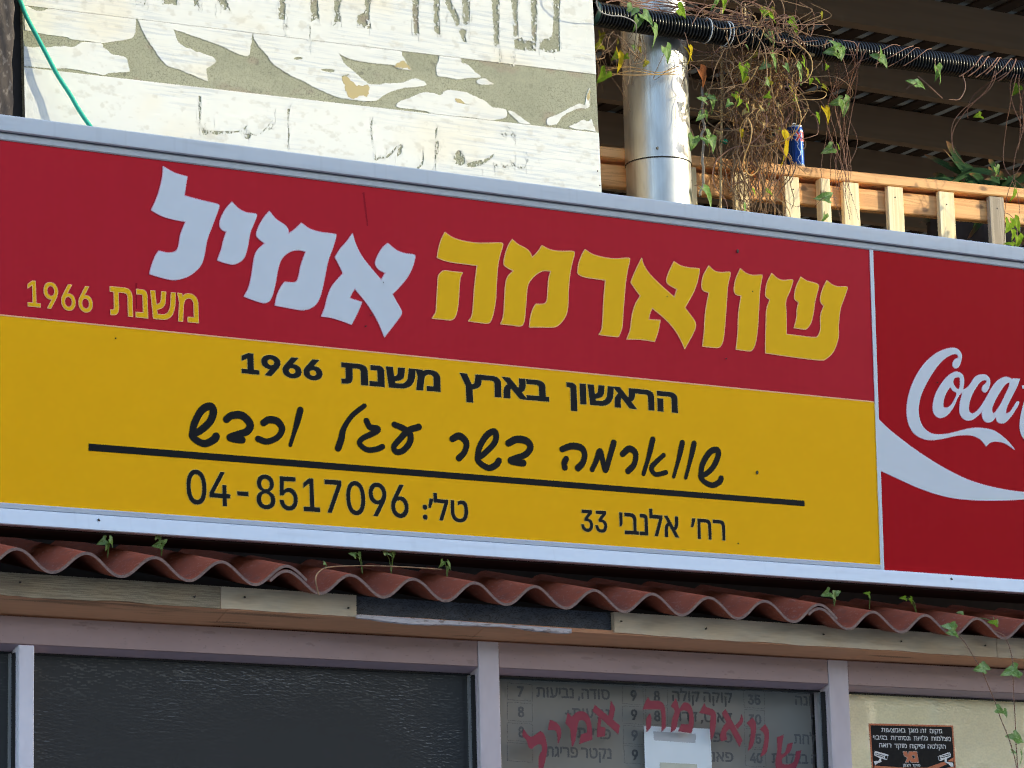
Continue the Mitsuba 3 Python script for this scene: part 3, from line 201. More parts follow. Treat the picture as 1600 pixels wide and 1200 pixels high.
def f_post(p, n, uv):
    t = fbm(p.x * 60, p.y * 60, p.z * 34, 5); g = smoothstep(.55, .72, fbm(p.x * 110, p.y * 90, p.z * 50 + 3, 4))
    return mix(mix((.022, .016, .014), (.075, .054, .046), t), (.20, .165, .145), g * .6)
mat('m_oldpost', pr(f_post, .8))
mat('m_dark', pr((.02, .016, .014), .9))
mat('m_hose', pr((.03, .42, .27), .35, specular=.5))
def wood(c1, c2, ax, sc=1.0):
    def f(p, n, uv):
        a, b, c = (p.x, p.y, p.z) if ax == 'x' else (p.z, p.y, p.x)
        w = fbm(a * 2.2 * sc, b * 16, c * 26, 3)
        ring = noise(a * 1.4, b * 60 + 5 * w, c * 150 + 14 * w)
        fine = noise(a * 22, b * 300, c * 520)
        k = voronoi(a * 4.6, c * 9.0 + 20 * b)[0]
        knot = 1 - smoothstep(.035, .10, k)
        col = mix(c1, c2, smoothstep(.35, .75, ring) * .65 + fine * .35)
        return mix(col, (.16, .075, .035), knot * .8)
    return f
mat('m_pine', pr(wood((.88, .74, .48), (.76, .57, .31), 'z'), .6, specular=.3))
mat('m_cedar', pr(wood((.82, .43, .175), (.58, .27, .10), 'x'), .6, specular=.3))
mat('m_grey_pine', pr(wood((.42, .34, .26), (.27, .21, .16), 'z'), .7, specular=.3))
def f_dkwood(p, n, uv):
    t = fbm(p.x * 3, p.y * 3, p.z * 40, 4)
    return mix((.40, .28, .18), (.52, .365, .24), t)
mat('m_beam', pr(f_dkwood, .7, specular=.3))
mat('m_slat', pr((.09, .062, .045), .7, specular=.3))
mat('m_deckdark', pr((.06, .045, .035), .8))
mat('m_roofsheet', {'type': 'principledthin', 'base_color': rgb(.36, .33, .28), 'roughness': .7, 'diff_trans': 1.0})
def f_pipe(p, n, uv):
    s = noise(p.x * 260 + p.y * 160, p.y * 260 - p.x * 120, p.z * 4); t = fbm(p.x * 24, p.y * 24, p.z * 9, 4)
    return mix((.70, .69, .66), (.52, .50, .47), .45 * s + .55 * smoothstep(.4, .75, t))
def r_pipe(p, n, uv):
    return .31 + .16 * noise(p.x * 260 + p.y * 90, p.y * 260, p.z * 4) + .12 * fbm(p.x * 30, p.y * 30, p.z * 30)
mat('m_pipe', pr(f_pipe, r_pipe, metallic=1.0))
mat('m_conduit', pr((.008, .008, .009), .24, specular=.5))
def f_awn(p, n, uv):
    t = fbm(p.x * 14, p.y * 22, p.z * 14, 4); g = smoothstep(.62, .74, fbm(p.x * 70, p.y * 70, 2., 4)); s = smoothstep(.72, .80, noise(p.x * 260, p.y * 260, p.z * 90))
    c = mix((.205, .049, .028), (.29, .078, .046), t)
    c = mix(c, (.17, .06, .045), g * .5)
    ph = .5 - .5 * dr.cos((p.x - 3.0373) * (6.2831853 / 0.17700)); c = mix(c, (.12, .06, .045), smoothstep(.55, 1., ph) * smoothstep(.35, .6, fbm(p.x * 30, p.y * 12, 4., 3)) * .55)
    return mix(c, (.50, .36, .30), s * .16)
def h_awn(p, n, uv): return fbm(p.x * 160, p.y * 160, p.z * 60, 3)
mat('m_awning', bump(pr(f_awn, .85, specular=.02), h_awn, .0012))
mat('m_awnedge', pr(lambda p, n, uv: mix((.12, .062, .05), (.25, .165, .14), fbm(p.x * 260, 3., p.z * 260, 3)), .85))
def f_fascia(p, n, uv):
    g = noise(p.x * 16, 2., p.z * 420) * .5 + noise(p.x * 60, 5., p.z * 900) * .5
    d = smoothstep(.48, .72, fbm(p.x * 6, 2., p.z * 24, 4)); lft = 1 - smoothstep(3.598, 3.603, p.x)
    c = mix(mix((.70, .565, .40), (.40, .32, .215), lft), mix((.66, .53, .37), (.25, .195, .13), lft), smoothstep(.3, .7, g))
    return mix(c, (.24, .17, .11), d * (.35 + .35 * lft))
mat('m_fascia', pr(f_fascia, .7, specular=.3))
def f_soffit(p, n, uv):
    g = noise(p.x * 8, p.y * 300, p.z * 300); d = fbm(p.x * 5, p.y * 30, 3., 4)
    return mix(mix((.70, .34, .185), (.55, .26, .14), g * .5 + d * .5), (.14, .08, .05), smoothstep(.62, .75, fbm(p.x * 3 + 9, p.y * 40, 7., 4)) * .6)
mat('m_soffit', pr(f_soffit, .7, specular=.3))
def f_mauve(p, n, uv):
    t = fbm(p.x * 6, 1., p.z * 14, 4); s = smoothstep(.70, .82, fbm(p.x * 26, 4., p.z * 60, 4)); d = smoothstep(.90, .94, noise(p.x * 150, 6., p.z * 150))
    c = mix((.37, .25, .237), (.31, .205, .195), t)
    c = mix(c, (.24, .16, .15), s * .6)
    return mix(c, (.16, .10, .10), d * .35)
mat('m_mauve', pr(f_mauve, .5, specular=.4))  # header copy of the frame paint, overhang shade put into the darker tone
mat('m_mauve_lit_left', pr(lambda p, n, uv: mix((.74, .70, .75), (.66, .61, .67), fbm(p.x * 40, p.y * 40, p.z * 9, 3)), .45, specular=.4))  # left upright: frame paint lightened to carry the stronger sky light
mat('m_mauve_lit', pr(lambda p, n, uv: mix((.57, .49, .505), (.49, .41, .43), fbm(p.x * 40, p.y * 40, p.z * 14, 4)), .4, specular=.45)); mat('m_lip', pr((.37, .265, .30), .5))  # other uprights: header paint lightened, sky light put into the colour
mat('m_alu', pr((.42, .41, .41), .4, metallic=.6))
mat('m_rubber', pr((.012, .011, .012), .6))
def f_strip(p, n, uv):
    t = fbm(p.x * 60, 2., p.z * 60, 4); s = smoothstep(.5, .7, noise(p.x * 330, 1., p.z * 330))
    return mix(mix((.06, .068, .085), (.12, .135, .165), t), (.02, .018, .018), s * .6)
mat('m_strip', pr(f_strip, .6, specular=.4))
mat('m_peel', pr(lambda p, n, uv: mix((.56, .52, .54), (.30, .25, .25), smoothstep(.55, .7, fbm(p.x * 60, 3., p.z * 140, 4))), .7))
def h_glass(p, n, uv):
    return (noise(p.x * 90, 2., p.z * 230 + 3 * noise(p.x * 9, 1., p.z * 9)) * .6 + noise(p.x * 200, 7., p.z * 420) * .4) * (.25 + smoothstep(.3, .75, fbm(p.x * 3 + 5, 1., p.z * 4, 3)))
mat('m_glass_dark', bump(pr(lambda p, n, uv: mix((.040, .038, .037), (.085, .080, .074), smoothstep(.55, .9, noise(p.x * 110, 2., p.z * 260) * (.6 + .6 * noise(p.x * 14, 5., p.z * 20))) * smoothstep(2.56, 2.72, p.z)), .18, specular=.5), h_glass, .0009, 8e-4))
def h_glass2(p, n, uv):
    d = noise(p.x * 300 + 2 * noise(p.x * 80, 1., p.z * 80), 2., p.z * 300); return (d * .4 + fbm(p.x * 150, 4., p.z * 210, 3) * .6) * (.2 + .9 * smoothstep(.42, .6, fbm(p.x * 5 + 1, 2., p.z * 3, 2) + .35 * (p.x - 5.95)))
mat('m_glass_cream', bump(pr(lambda p, n, uv: mix((.64, .55, .32), (.84, .73, .45), .5 * fbm(p.x * 5, 2., p.z * 5, 3) + .5 * noise(p.x * 260, 3., p.z * 260)), .09, specular=1.0, clearcoat=.6, clearcoat_gloss=.9), h_glass2, .0075, 1e-3))
mat('m_glass', {'type': 'thindielectric', 'int_ior': 1.5})
mat('m_board', pr(lambda p, n, uv: mix((.27, .24, .20), (.21, .19, .16), fbm(p.x * 5, 1., p.z * 8, 3)), .5, specular=.4))
mat('m_ink', pr((.03, .028, .03), .6))
mat('m_ink_faded', pr((.085, .08, .08), .6))
mat('m_decal', pr((.23, .012, .036), .45))
mat('m_note', pr(lambda p, n, uv: mix((.82, .86, .88), (.40, .42, .46), smoothstep(.60, .72, fbm(p.x * 130, 2., p.z * 160, 4)) * smoothstep(2.64, 2.66, p.z) * smoothstep(5.0, 5.15, p.x)), .6))
mat('m_note_grey', pr((.50, .50, .51), .6))
mat('m_note_tan', pr((.60, .58, .46), .6))
mat('m_orange', pr((.45, .115, .045), .5))
mat('m_stickwhite', pr((.60, .60, .60), .5))
mat('m_wall_brown', pr((.055, .035, .028), .9))
mat('m_wall', pr((.42, .38, .32), .9))
mat('m_shopdark', pr((.03, .028, .028), .8))
mat('m_asphalt', pr((.09, .088, .085), .9))
mat('m_pave', pr((.27, .25, .22), .9))
mat('m_facade', pr((.20, .175, .15), .9))
mat('m_facade_light', pr((.24, .22, .20), .9))
mat('m_win', pr((.03, .035, .04), .15))
def leafmat(a, b, vein, tr):
    def f(p, n, uv):
        v = dr.abs(uv.y - .5) * 2; rib = 1 - smoothstep(.0, .07, v)
        side = 1 - smoothstep(.0, .16, dr.abs(dr.abs((uv.x * 5 - v * 1.6) - dr.floor(uv.x * 5 - v * 1.6)) - .5) )
        pale = smoothstep(.35, .8, fbm(p.x * 60, p.y * 60, p.z * 60, 2))
        return mix(mix(a, b, pale), vein, dr.maximum(rib, side * .35))
    return {'type': 'principledthin', 'base_color': mikit.proc(f), 'roughness': .45, 'diff_trans': tr, 'spec_trans': 0.0}
mat('m_leaf0', leafmat((.17, .30, .07), (.36, .50, .22), (.50, .60, .36), .9))
mat('m_leaf1', leafmat((.20, .36, .025), (.30, .45, .05), (.40, .52, .12), 1.1))
mat('m_leaf2', leafmat((.55, .40, .02), (.66, .52, .04), (.50, .42, .06), .9))
mat('m_leaf3', leafmat((.22, .075, .03), (.32, .13, .05), (.18, .06, .03), .5))
mat('m_leaf4', leafmat((.30, .30, .03), (.38, .34, .05), (.45, .42, .1), 1.0))
def f_stem(p, n, uv): return mix((.13, .065, .034), (.36, .21, .105), noise(p.x * 60, p.y * 60, p.z * 40))
mat('m_stem', pr(f_stem, .75))
mat('m_stem_tan', pr((.52, .31, .12), .75))
mat('m_stem_red', pr((.22, .10, .062), .7))
mat('m_stem_grey', pr(lambda p, n, uv: mix((.20, .16, .13), (.36, .30, .25), noise(p.x * 300, p.y * 300, p.z * 30)), .8))
mat('m_crumb', pr(lambda p, n, uv: mix((.20, .10, .045), (.42, .30, .10), noise(p.x * 50, p.y * 50, p.z * 50)), .8))
mat('m_bamboo', pr(lambda p, n, uv: mix((.52, .36, .17), (.40, .26, .11), noise(p.x * 20, 1., p.z * 30)), .55))
mat('m_collar', pr((.004, .035, .022), .4)); mat('m_clip', pr((.0, .20, .10), .4))
mat('m_strap', {'type': 'principledthin', 'base_color': mikit.proc(lambda p, n, uv: mix((.045, .09, .04), (.32, .13, .07), smoothstep(.72, 1.0, uv.x) * .7)), 'roughness': .4, 'diff_trans': .5})
mat('m_strap_light', {'type': 'principledthin', 'base_color': rgb(.14, .24, .05), 'roughness': .4, 'diff_trans': .8})
mat('m_can', pr((.012, .055, .26), .22, metallic=.7))
mat('m_canend', pr((.6, .6, .6), .25, metallic=1.0))
mat('m_silver', pr((.7, .72, .78), .3, metallic=.6))
mat('m_redink', pr((.5, .02, .03), .4))
mat('m_wire', pr((.30, .28, .27), .5))
mat('m_nail', pr((.05, .045, .04), .5, metallic=.5))
mat('m_pot', pr((.05, .035, .03), .8))

# ---------------------------------------------------------------- ground, street, buildings
struct('street', bx(-60, 70, -60, -3.4, -.3, 0), 'm_asphalt')
struct('pavement', bx(-60, 70, -3.4, .06, -.3, .12), 'm_pave')
struct('far_pavement', bx(-60, 70, -15, -12.6, 0.004, .12), 'm_pave')
struct('ground', bx(-400, 400, -400, 400, -.6, -.31), 'm_asphalt')
def opposite(x0, x1, y0, y1, h, m, label):
    t = thing('unseen_building', label, 'building')
    part(t, 'wall', bx(x0, x1, y0, y1, 0.01, h), m)
    part(t, 'roof', bx(x0 - .02, x1 + .02, y0 - .1, y1 + .02, h + .002, h + .12), 'm_pave')
    for fl in range(int(h // 3)):
        for xx in np.arange(x0 + 1.2, x1 - 1.4, 3.1):
            part(t, 'window', bx(xx, xx + 1.3, y1 + .001, y1 + .03, fl * 3 + 1.0, fl * 3 + 2.4), 'm_win')
opposite(19.7, 37.5, -27, -15, 10.38, 'm_facade', 'unseen three storey building across the street, right of a gap opened for bright reflections')
opposite(-16, 16.9, -26, -15, 9.9, 'm_facade_light', 'unseen long three storey building across the street, sized to hold back low sky light')  # unseen, raised to cut low sky; gap placed to reflect sky in yellow pane

b = thing('shop_building', 'old shop building, dark brown wall showing in the gap below the long sign', 'building')
part(b, 'upper_wall', bx(-2, 4.885, .28, .6, 3.9, 7.2), 'm_wall')
part(b, 'sign_wall', bx(-2, 13, .50, .62, 2.835, 3.42), 'm_wall_brown')
part(b, 'side_wall', bx(2.2, 2.4, .21, 5, .12, 2.83), 'm_shopdark')
part(b, 'side_wall', bx(12.8, 13, .21, 5, .12, 2.83), 'm_shopdark')
part(b, 'inner_wall', bx(2.4, 12.8, 4.8, 5, .12, 2.83), 'm_shopdark')
part(b, 'floor', bx(2.2, 13, .08, 5, .121, .16), 'm_shopdark')
part(b, 'ceiling', bx(2.2, 13, .21, 5, 2.78, 2.833), 'm_shopdark')
part(b, 'beam', bx(-2, 13, .30, .36, 2.835, 2.93), 'm_wall_brown'); part(b, 'front_wall', bx(2.2, 13, .08, .2, .13, 1.45), 'm_wall')

# ---------------------------------------------------------------- long sign
LEAN, SZ = math.radians(1.3), 3.025
SM = np.eye(4); c_, s_ = math.cos(LEAN), math.sin(LEAN)
SM[1, 1:3] = (c_, -s_); SM[2, 1:3] = (s_, c_); SM[2, 3] = SZ
def S(m): return xf(m, SM)
sign = thing('shop_sign', 'long red and yellow shop sign with big Hebrew lettering in a pale grey metal frame', 'sign')
SX0, SX1 = 1.6, 7.6
MID, TOPI = .5133, .9500
DV0, DV1 = 5.6382, 5.6505
part(sign, 'sign_box', S(bx(SX0 + .002, SX1 - .002, .012, .150, .004, 1.004)), 'm_frame')
part(sign, 'underside_board', S(bx(SX0 + .002, SX1 - .002, .0125, .149, -.004, .0035)), 'm_dark')
part(sign, 'yellow_panel', S(bx(SX0 + .03, DV0, .006, .0118, .048, MID)), 'm_yellow', 'yellow lower half of the sign face')
part(sign, 'red_panel', S(bx(SX0 + .03, DV0, .006, .0118, MID + .0027, .956)), 'm_red', 'dark red upper half of the sign face')
part(sign, 'red_panel', S(bx(DV1, SX1 - .03, .006, .0118, .036, .956)), 'm_red_deep', 'bright red soft drink panel at the right end')
part(sign, 'pinstripe', S(bx(SX0 + .03, DV0 - .001, .0050, .006, MID - .0008, MID + .0026)), 'm_pink', 'thin pink line between the red and the yellow')
part(sign, 'divider', S(bx(DV0 + .0003, DV1 - .0003, .0035, .0116, .042, .952)), 'm_letter_white', 'thin pale upright strip between the two panels')
def prof(pts, x0, x1, m, name, lab=None):
    g = Polygon(pts); q = trimesh.creation.extrude_polygon(g, x1 - x0, engine='earcut'); v = q.vertices
    q.vertices = np.stack([x0 + v[:, 2], v[:, 0], v[:, 1]], -1)
    q.faces = q.faces[:, ::1]; q.fix_normals(); part(sign, name, S(q), m, lab)
prof([(-.009, .9702), (-.011, .972), (-.010, 1.0090), (-.008, 1.0112), (.155, 1.0112), (.155, 1.006), (.0, 1.006), (.0, .9702)], SX0, SX1, 'm_frame', 'top_rail', 'grey metal cap along the top edge')
prof([(.0, .9660), (.001, .953), (.004, .9502), (.0115, .9502), (.0115, .969), (.002, .969)], SX0, SX1, 'm_frame', 'top_bead')
prof([(.0115, .0558), (.003, .0555), (.0, .0535), (.0, .043), (.0115, .0405)], SX0, DV0 - .0005, 'm_frame', 'bottom_bead')
prof([(-.012, .0008), (-.014, .003), (-.003, .0400), (-.001, .041), (.0115, .041), (.0115, .0008)], SX0, SX1, 'm_rail', 'bottom_rail', 'pale grey metal rail along the bottom edge')
for sx in (SX0, SX1 - .03): part(sign, 'end_cap', S(bx(sx, sx + .03, -.002, .0055, .0415, .9500)), 'm_frame')
SO = np.array([3.0, 0.0])
for l in D['white_letters']:
    g = smooth_poly(l[0], E4, SO); k = part(sign, 'white_letter', S(plate(g.buffer(-.0010), .0018, .0038)), 'm_letter_white'); part(k, 'rim', S(plate(g.buffer(.0014), .0014, .0042)), 'm_edge_pink')
for l in D['yellow_letters']:
    g = unary_union([smooth_poly(q, E4, SO) for q in l]); k = part(sign, 'yellow_letter', S(plate(g.buffer(-.0010), .0018, .0038)), 'm_gold'); part(k, 'rim', S(plate(g.buffer(.0014), .0014, .0042)), 'm_edge_salmon')
def stroke(l):
    r0, r1, pts = l; P = spline(np.array([q[:2] for q in pts], float) * E4 + SO, 7); n = len(P); out = []
    for i in range(n - 1):
        ra, rb = [(r0 + (r1 - r0) * j / (n - 1)) * E4 * (1 + .07 * math.sin(9 * j / n + r0)) for j in (i, i + 1)]
        out.append(unary_union([Point(*P[i]).buffer(ra, 8), Point(*P[i + 1]).buffer(rb, 8)]).convex_hull)
    return unary_union(out)
for l in D['brush']:
    part(sign, 'script_letter', S(plate(stroke(l), .0012, .0046)), 'm_black')
part(sign, 'underline', S(plate(smooth_poly([q + [1] for q in D['underline']], E4, SO), .0012, .0046)), 'm_black')
GLY = D['glyphs']
def word_glyphs(w, off):
    text, bold, ox, oy, xx, xy, tx, ty = w; gs, adv = [], 0
    for ch in text:
        if ch == ' ': adv += 330; continue
        a, polys = GLY[ch]
        g = unary_union([Polygon(np.array(q[0]).reshape(-1, 2), [np.array(h).reshape(-1, 2) for h in q[1:]]).buffer(0) for q in polys]) if polys else None
        if g is not None and not g.is_empty: gs.append(affinity.translate(g.buffer(bold, join_style=2) if bold else g, adv, 0))
        adv += a
    x0 = min(g.bounds[0] for g in gs); x1 = max(g.bounds[2] for g in gs)
    O, X, Y = [np.array(q, float) * E4 for q in ((ox, oy), (xx, xy), (tx, ty))]
    ex, ey = (X - O) / (x1 - x0), (Y - O) / (1000 + 2 * bold)
    A = [ex[0], ey[0], ex[1], ey[1], *(O + off - ex * x0 + ey * bold)]
    return [affinity.affine_transform(g, A) for g in gs]
for w in D['black_words']:
    for g in word_glyphs(w, SO): k = part(sign, 'small_letter', S(plate(g, .0010, .0044)), 'm_black'); part(k, 'rim', S(plate(g.buffer(.0013), .0006, .0052)), 'm_edge_cream')
for w in D['gold_words']:
    for g in word_glyphs(w, SO): k = part(sign, 'gold_letter', S(plate(g.buffer(-.0008), .0012, .0040)), 'm_gold'); part(k, 'rim', S(plate(g.buffer(.0012), .0010, .0045)), 'm_edge_salmon')
cl = D['cola']
def rim(g): part(sign, 'letter_rim', S(plate(g.buffer(.0016), .0006, .0052)), 'm_edge_pink')
g = smooth_poly(cl['C'], E4, SO); part(sign, 'logo_letter', S(plate(g, .0015, .0043)), 'm_letter_white'); rim(g)
g = smooth_poly(cl['o'], E4, SO)
for h in cl['oh']: g = g.difference(smooth_poly(h, E4, SO))
go = g; rim(g); part(sign, 'logo_letter', S(plate(g, .0015, .0043)), 'm_letter_white')
g = smooth_poly(cl['ca'], E4, SO)
for h in cl['ah']: g = g.difference(smooth_poly(h, E4, SO))
g = g.difference(go); rim(g); part(sign, 'logo_letter', S(plate(g, .0015, .0043)), 'm_letter_white')
for k in ('hy', 'C2'): part(sign, 'logo_letter', S(plate(smooth_poly(cl[k], E4, SO), .0015, .0043)), 'm_letter_white')
rim(smooth_poly(D['wave'], E4, SO)); part(sign, 'ribbon', S(plate(smooth_poly(D['wave'], E4, SO), .0015, .0043)), 'm_letter_white', 'white curved ribbon under the script')
for u, v in D['screws']: part(sign, 'screw', S(cat_([disc(u * E4 + 3, -.0075, v * E4, .0028, .003), disc(u * E4 + 3.003, -.0065, v * E4 - .002, .0022, .002)])), 'm_nail')
for dp in D['drips']: part(sign, 'drip', S(plate(Polygon(np.array([p[:2] for p in dp], float) * E4 + SO), .0003, .0056)), 'm_drip')
for i, (u, v) in enumerate(D['marks']): part(sign, 'hole', S(xf(disc(0, .0045, 0, .0042 if i in (0, 1) else .0016, .003), [[.7, 0, 0, u * E4 + 3], [0, 1, 0, 0], [0, 0, 1.2, v * E4], [0, 0, 0, 1]])), 'm_nail')

# ---------------------------------------------------------------- weathered painted board
PO = np.array([3.0, 4.0])
q = np.array(D['quad'], float) * E4 + PO
seam = [np.array(s_, float) * E4 + PO for s_ in D['seams']]
def lerp_line(s, x): return s[0][1] + (s[1][1] - s[0][1]) * (x - s[0][0]) / (s[1][0] - s[0][0])
def xl(z): return q[0][0] + (q[3][0] - q[0][0]) * (z - q[0][1]) / (q[3][1] - q[0][1])
def xr(z): return q[1][0] + (q[2][0] - q[1][0]) * (z - q[1][1]) / (q[2][1] - q[1][1])
ZT, ZB = 5.0, 3.87
def strip(lo, hi, g=0.0):
    "board between two height functions"
    zl0, zl1, zr0, zr1 = lo(xl(4.2)), hi(xl(4.2)), lo(xr(4.2)), hi(xr(4.2))
    return Polygon([(xl(zl0) + g, zl0 + g), (xr(zr0) - g, zr0 + g), (xr(zr1) - g, zr1 - g), (xl(zl1) + g, zl1 - g)])
s1, s2 = (lambda x: lerp_line(seam[0], x)), (lambda x: lerp_line(seam[1], x))
rows = [strip(s1, lambda x: ZT, .0003), strip(s2, s1, .0003), strip(lambda x: ZB, s2, .0003)]
def rough_edge(g, amp, step=.0022, seed=0):
    out = []
    for gg in geoms(g):
        def rr(ring):
            L = LineString(ring.coords); n = max(8, int(L.length / step)); P = np.array([L.interpolate(i / n, normalized=True).coords[0] for i in range(n)])
            w = np.stack([mk_noise(P * 160, 3), mk_noise(P * 160, 4)], -1) - .5
            w2 = np.stack([mk_noise(P * 480, 5), mk_noise(P * 480, 6)], -1) - .5
            return P + amp * (w + .6 * w2) * 2
        out.append(Polygon(rr(gg.exterior)).buffer(0))
    return unary_union(out)
import meshkit
def mk_noise(P, s): return meshkit.noise(np.stack([P[:, 0], P[:, 1], 0 * P[:, 0] + s * 7.3], -1), s)
wb = thing('weathered_board', 'sunlit old board of wide planks with peeling white paint over grey green primer', 'board')
holes1 = [rough_edge(smooth_poly(h, E4, PO), .0014) for h in D['holes1']]
holes3 = [rough_edge(smooth_poly(h, E4, PO), .0009) for h in D['holes3']]
isl = [rough_edge(smooth_poly(h, E4, PO), .0010) for h in D['islands']]
ih = [smooth_poly(h, E4, PO) for h in D['island_holes']]
skins = [rows[0].difference(unary_union(holes1)), unary_union(isl).difference(unary_union(ih)).intersection(rows[1].buffer(-.0004)), rows[2].difference(unary_union(holes3))]
# hairline drips and cracks that hang from the old letters
cr = []
for hi_, h in enumerate(holes1 + holes3):
    x0, z0, x1, z1 = h.bounds
    for _ in range(3 if hi_ < len(holes1) else 1):
        x = rng.uniform(x0 - .006, x1 + .006); z = rng.uniform(z0 - .02, z0 + .02); L = rng.uniform(.008, .045)
        P = [(x + .0012 * math.sin(k * 1.7 + x * 900), z + L * k / 6) for k in range(7)]
        cr.append(LineString(P).buffer(rng.uniform(.00025, .0006), 2))
cracks = unary_union(cr)
skins[0] = skins[0].difference(cracks); skins[2] = skins[2].difference(cracks)
for i, (g, sk) in enumerate(zip(rows, skins)):
    k = part(wb, 'plank', plate(g, .016, .2163), 'm_primer')
    part(k, 'paint_skin', plate(sk, .0018, .2144), 'm_paint')
for a in D['amber']: part(wb, 'bare_wood', plate(rough_edge(smooth_poly(a, E4, PO), .0035), .0006, .2137), 'm_amber', 'patch of bare amber wood')
fl = []
for h in holes1 + holes3:
    ring = h.exterior if h.geom_type == 'Polygon' else geoms(h)[0].exterior
    for _ in range(int(20 + ring.length * 90)):
        p = np.array(ring.interpolate(rng.uniform(), normalized=True).coords[0]) + rng.normal(0, .0034, 2)
        if not (xl(4.2) + .01 < p[0] < xr(4.2) - .01): continue
        r = rng.uniform(.0016, .0068); a = np.sort(rng.uniform(0, 6.28, 4)); tilt = rng.uniform(0, .8)
        V = [[p[0] + r * math.cos(t) * .7, .2138 - r * .16 * tilt * (.5 + .5 * math.cos(t - 1)), p[1] + r * math.sin(t)] for t in a]
        W = [[x, y + .0006, z] for x, y, z in V]
        fl.append(trimesh.Trimesh(V + W, [[0, 1, 2], [0, 2, 3], [4, 6, 5], [4, 7, 6]] + [f for k in range(4) for f in ([k, (k + 1) % 4, 4 + k], [(k + 1) % 4, 4 + (k + 1) % 4, 4 + k])], process=False))
part(wb, 'paint_flakes', cat_(fl), 'm_paint', stuff=True)
for px, pz in ((4.895, 4.135), (4.889, 4.175)): part(wb, 'nail', disc(px, .2145, pz, .0022), 'm_nail')
part(wb, 'batten', bx(3.16, 3.24, .2326, .279, 3.86, 4.99), 'm_dark'); part(wb, 'batten', bx(4.80, 4.85, .2326, .279, 3.86, 4.99), 'm_wall_brown')  # left batten is an added dark strip that blackens the shaded gap

# ---------------------------------------------------------------- old post at the left, hose, wire
g = bx(2.86, 3.135, .16, .279, 4.06, 5.2)
for _ in range(5): g = g.subdivide()
v = g.vertices.copy(); nn = g.vertex_normals
d = meshkit.fbm(v * [40, 40, 26], 4, 3) - .5; d2 = meshkit.fbm(v * [120, 120, 80], 3, 5) - .5
g.vertices = v + nn * (d * .020 + d2 * .012)[:, None]
solo('old_post', g, 'm_oldpost', 'rough dark brown post with flaking surface at the far left edge', 'post', smooth=40)
solo('green_hose', tube(spline(np.array(D['hose']) * E4, 8), .0056, 14), 'm_hose', 'thin green hose hanging in front of the weathered board', 'hose', smooth=True)
W = np.array(D['wire']) * E4
solo('thin_cable', tube(spline(np.vstack([W, W[-1] + [.05, .02, -.01], W[-1] + [.12, .14, -.03]]), 8), .0017, 8), 'm_wire', 'thin grey cable looping off the end of the black conduit', 'cable', smooth=True)

# ---------------------------------------------------------------- flue pipe
pcx, pcy, pr_ = 5.2115, .40, .0935
fp = thing('flue_pipe', 'shiny metal flue pipe standing between the weathered board and the vines', 'pipe')
def pipe_sec(z0, z1, r, tilt=0):
    n = 72; th = np.arange(n) * 2 * math.pi / n; zs = np.concatenate([[z0], np.linspace(z0 + .002, z1 - .002, 24), [z1]])
    V = []
    for z in zs:
        rr = r + (.0 if (z0 + .001 < z < z1 - .001) else -.0012)
        w = 1 + .004 * np.sin(2 * th + z * 5) + .0025 * np.sin(3 * th - z * 9)
        V.append(np.stack([pcx + rr * w * np.cos(th), pcy + rr * w * np.sin(th), z + tilt * np.cos(th)], -1))
    V = np.vstack(V); F = []
    for i in range(len(zs) - 1):
        for j in range(n): a, b2 = i * n + j, i * n + (j + 1) % n; F += [[a, b2, b2 + n], [a, b2 + n, a + n]]
    return trimesh.Trimesh(V, F, process=False)
part(fp, 'pipe_section', pipe_sec(4.278, 7.0, pr_ + .0016), 'm_pipe', smooth=True)
part(fp, 'pipe_section', pipe_sec(3.43, 4.31, pr_), 'm_pipe', smooth=True)
part(fp, 'seam_ring', tube(np.array([[pcx + (pr_ + .0012) * math.cos(a), pcy + (pr_ + .0012) * math.sin(a), 4.2772] for a in np.linspace(0, 2 * math.pi, 73)]), .0018, 6, False), 'm_nail')
part(fp, 'rivet', disc(5.158, .3195, 4.302, .0036, .004), 'm_nail')

# ---------------------------------------------------------------- black corrugated conduit
cd = thing('corrugated_conduit', 'black ribbed plastic conduit slung across the top right', 'conduit')
CP = spline(np.array(D['conduit']) * E4, 40)
seg = np.concatenate([[0], np.cumsum(np.linalg.norm(np.diff(CP, axis=0), axis=1))])
def cpt(s): return np.array([np.interp(s, seg, CP[:, i]) for i in range(3)]).T
pitch = .0108; ss, rr_ = [], []
s = 0.0
while s < seg[-1] - pitch:
    for f, r in ((0, .0285), (.20, .0345), (.30, .0354), (.46, .0354), (.56, .0345), (.76, .0285)): ss.append(s + f * pitch); rr_.append(r)
    s += pitch
def cond_pt(s): return cpt(s) + np.stack([0 * s, .003 * np.sin(s * 9), .0035 * np.sin(s * 7 + 1)], -1)
ss = np.array(ss); P = cond_pt(ss)
part(cd, 'ribbed_tube', tube(P, np.array(rr_), 28, False), 'm_conduit', smooth=50)
part(cd, 'inner_bore', tube(P[:60], .0285, 20, False), 'm_rubber')
P2 = P[:14:2]; part(cd, 'end_collar', tube(P2[:4], .0364, 28, False), 'm_collar', 'dark green collar at the open end', smooth=50)
for px in (5.30, 5.362, 5.375):
    i = int(np.argmin(abs(P[:, 0] - px))); part(cd, 'cable_tie', xf(trimesh.creation.torus(.0362, .0016, 28, 6), trimesh.geometry.align_vectors([0, 0, 1], (P[i + 3] - P[i - 3]) / np.linalg.norm(P[i + 3] - P[i - 3])) + np.array([[0, 0, 0, P[i][0]], [0, 0, 0, P[i][1]], [0, 0, 0, P[i][2]], [0, 0, 0, 0]])), 'm_stickwhite')

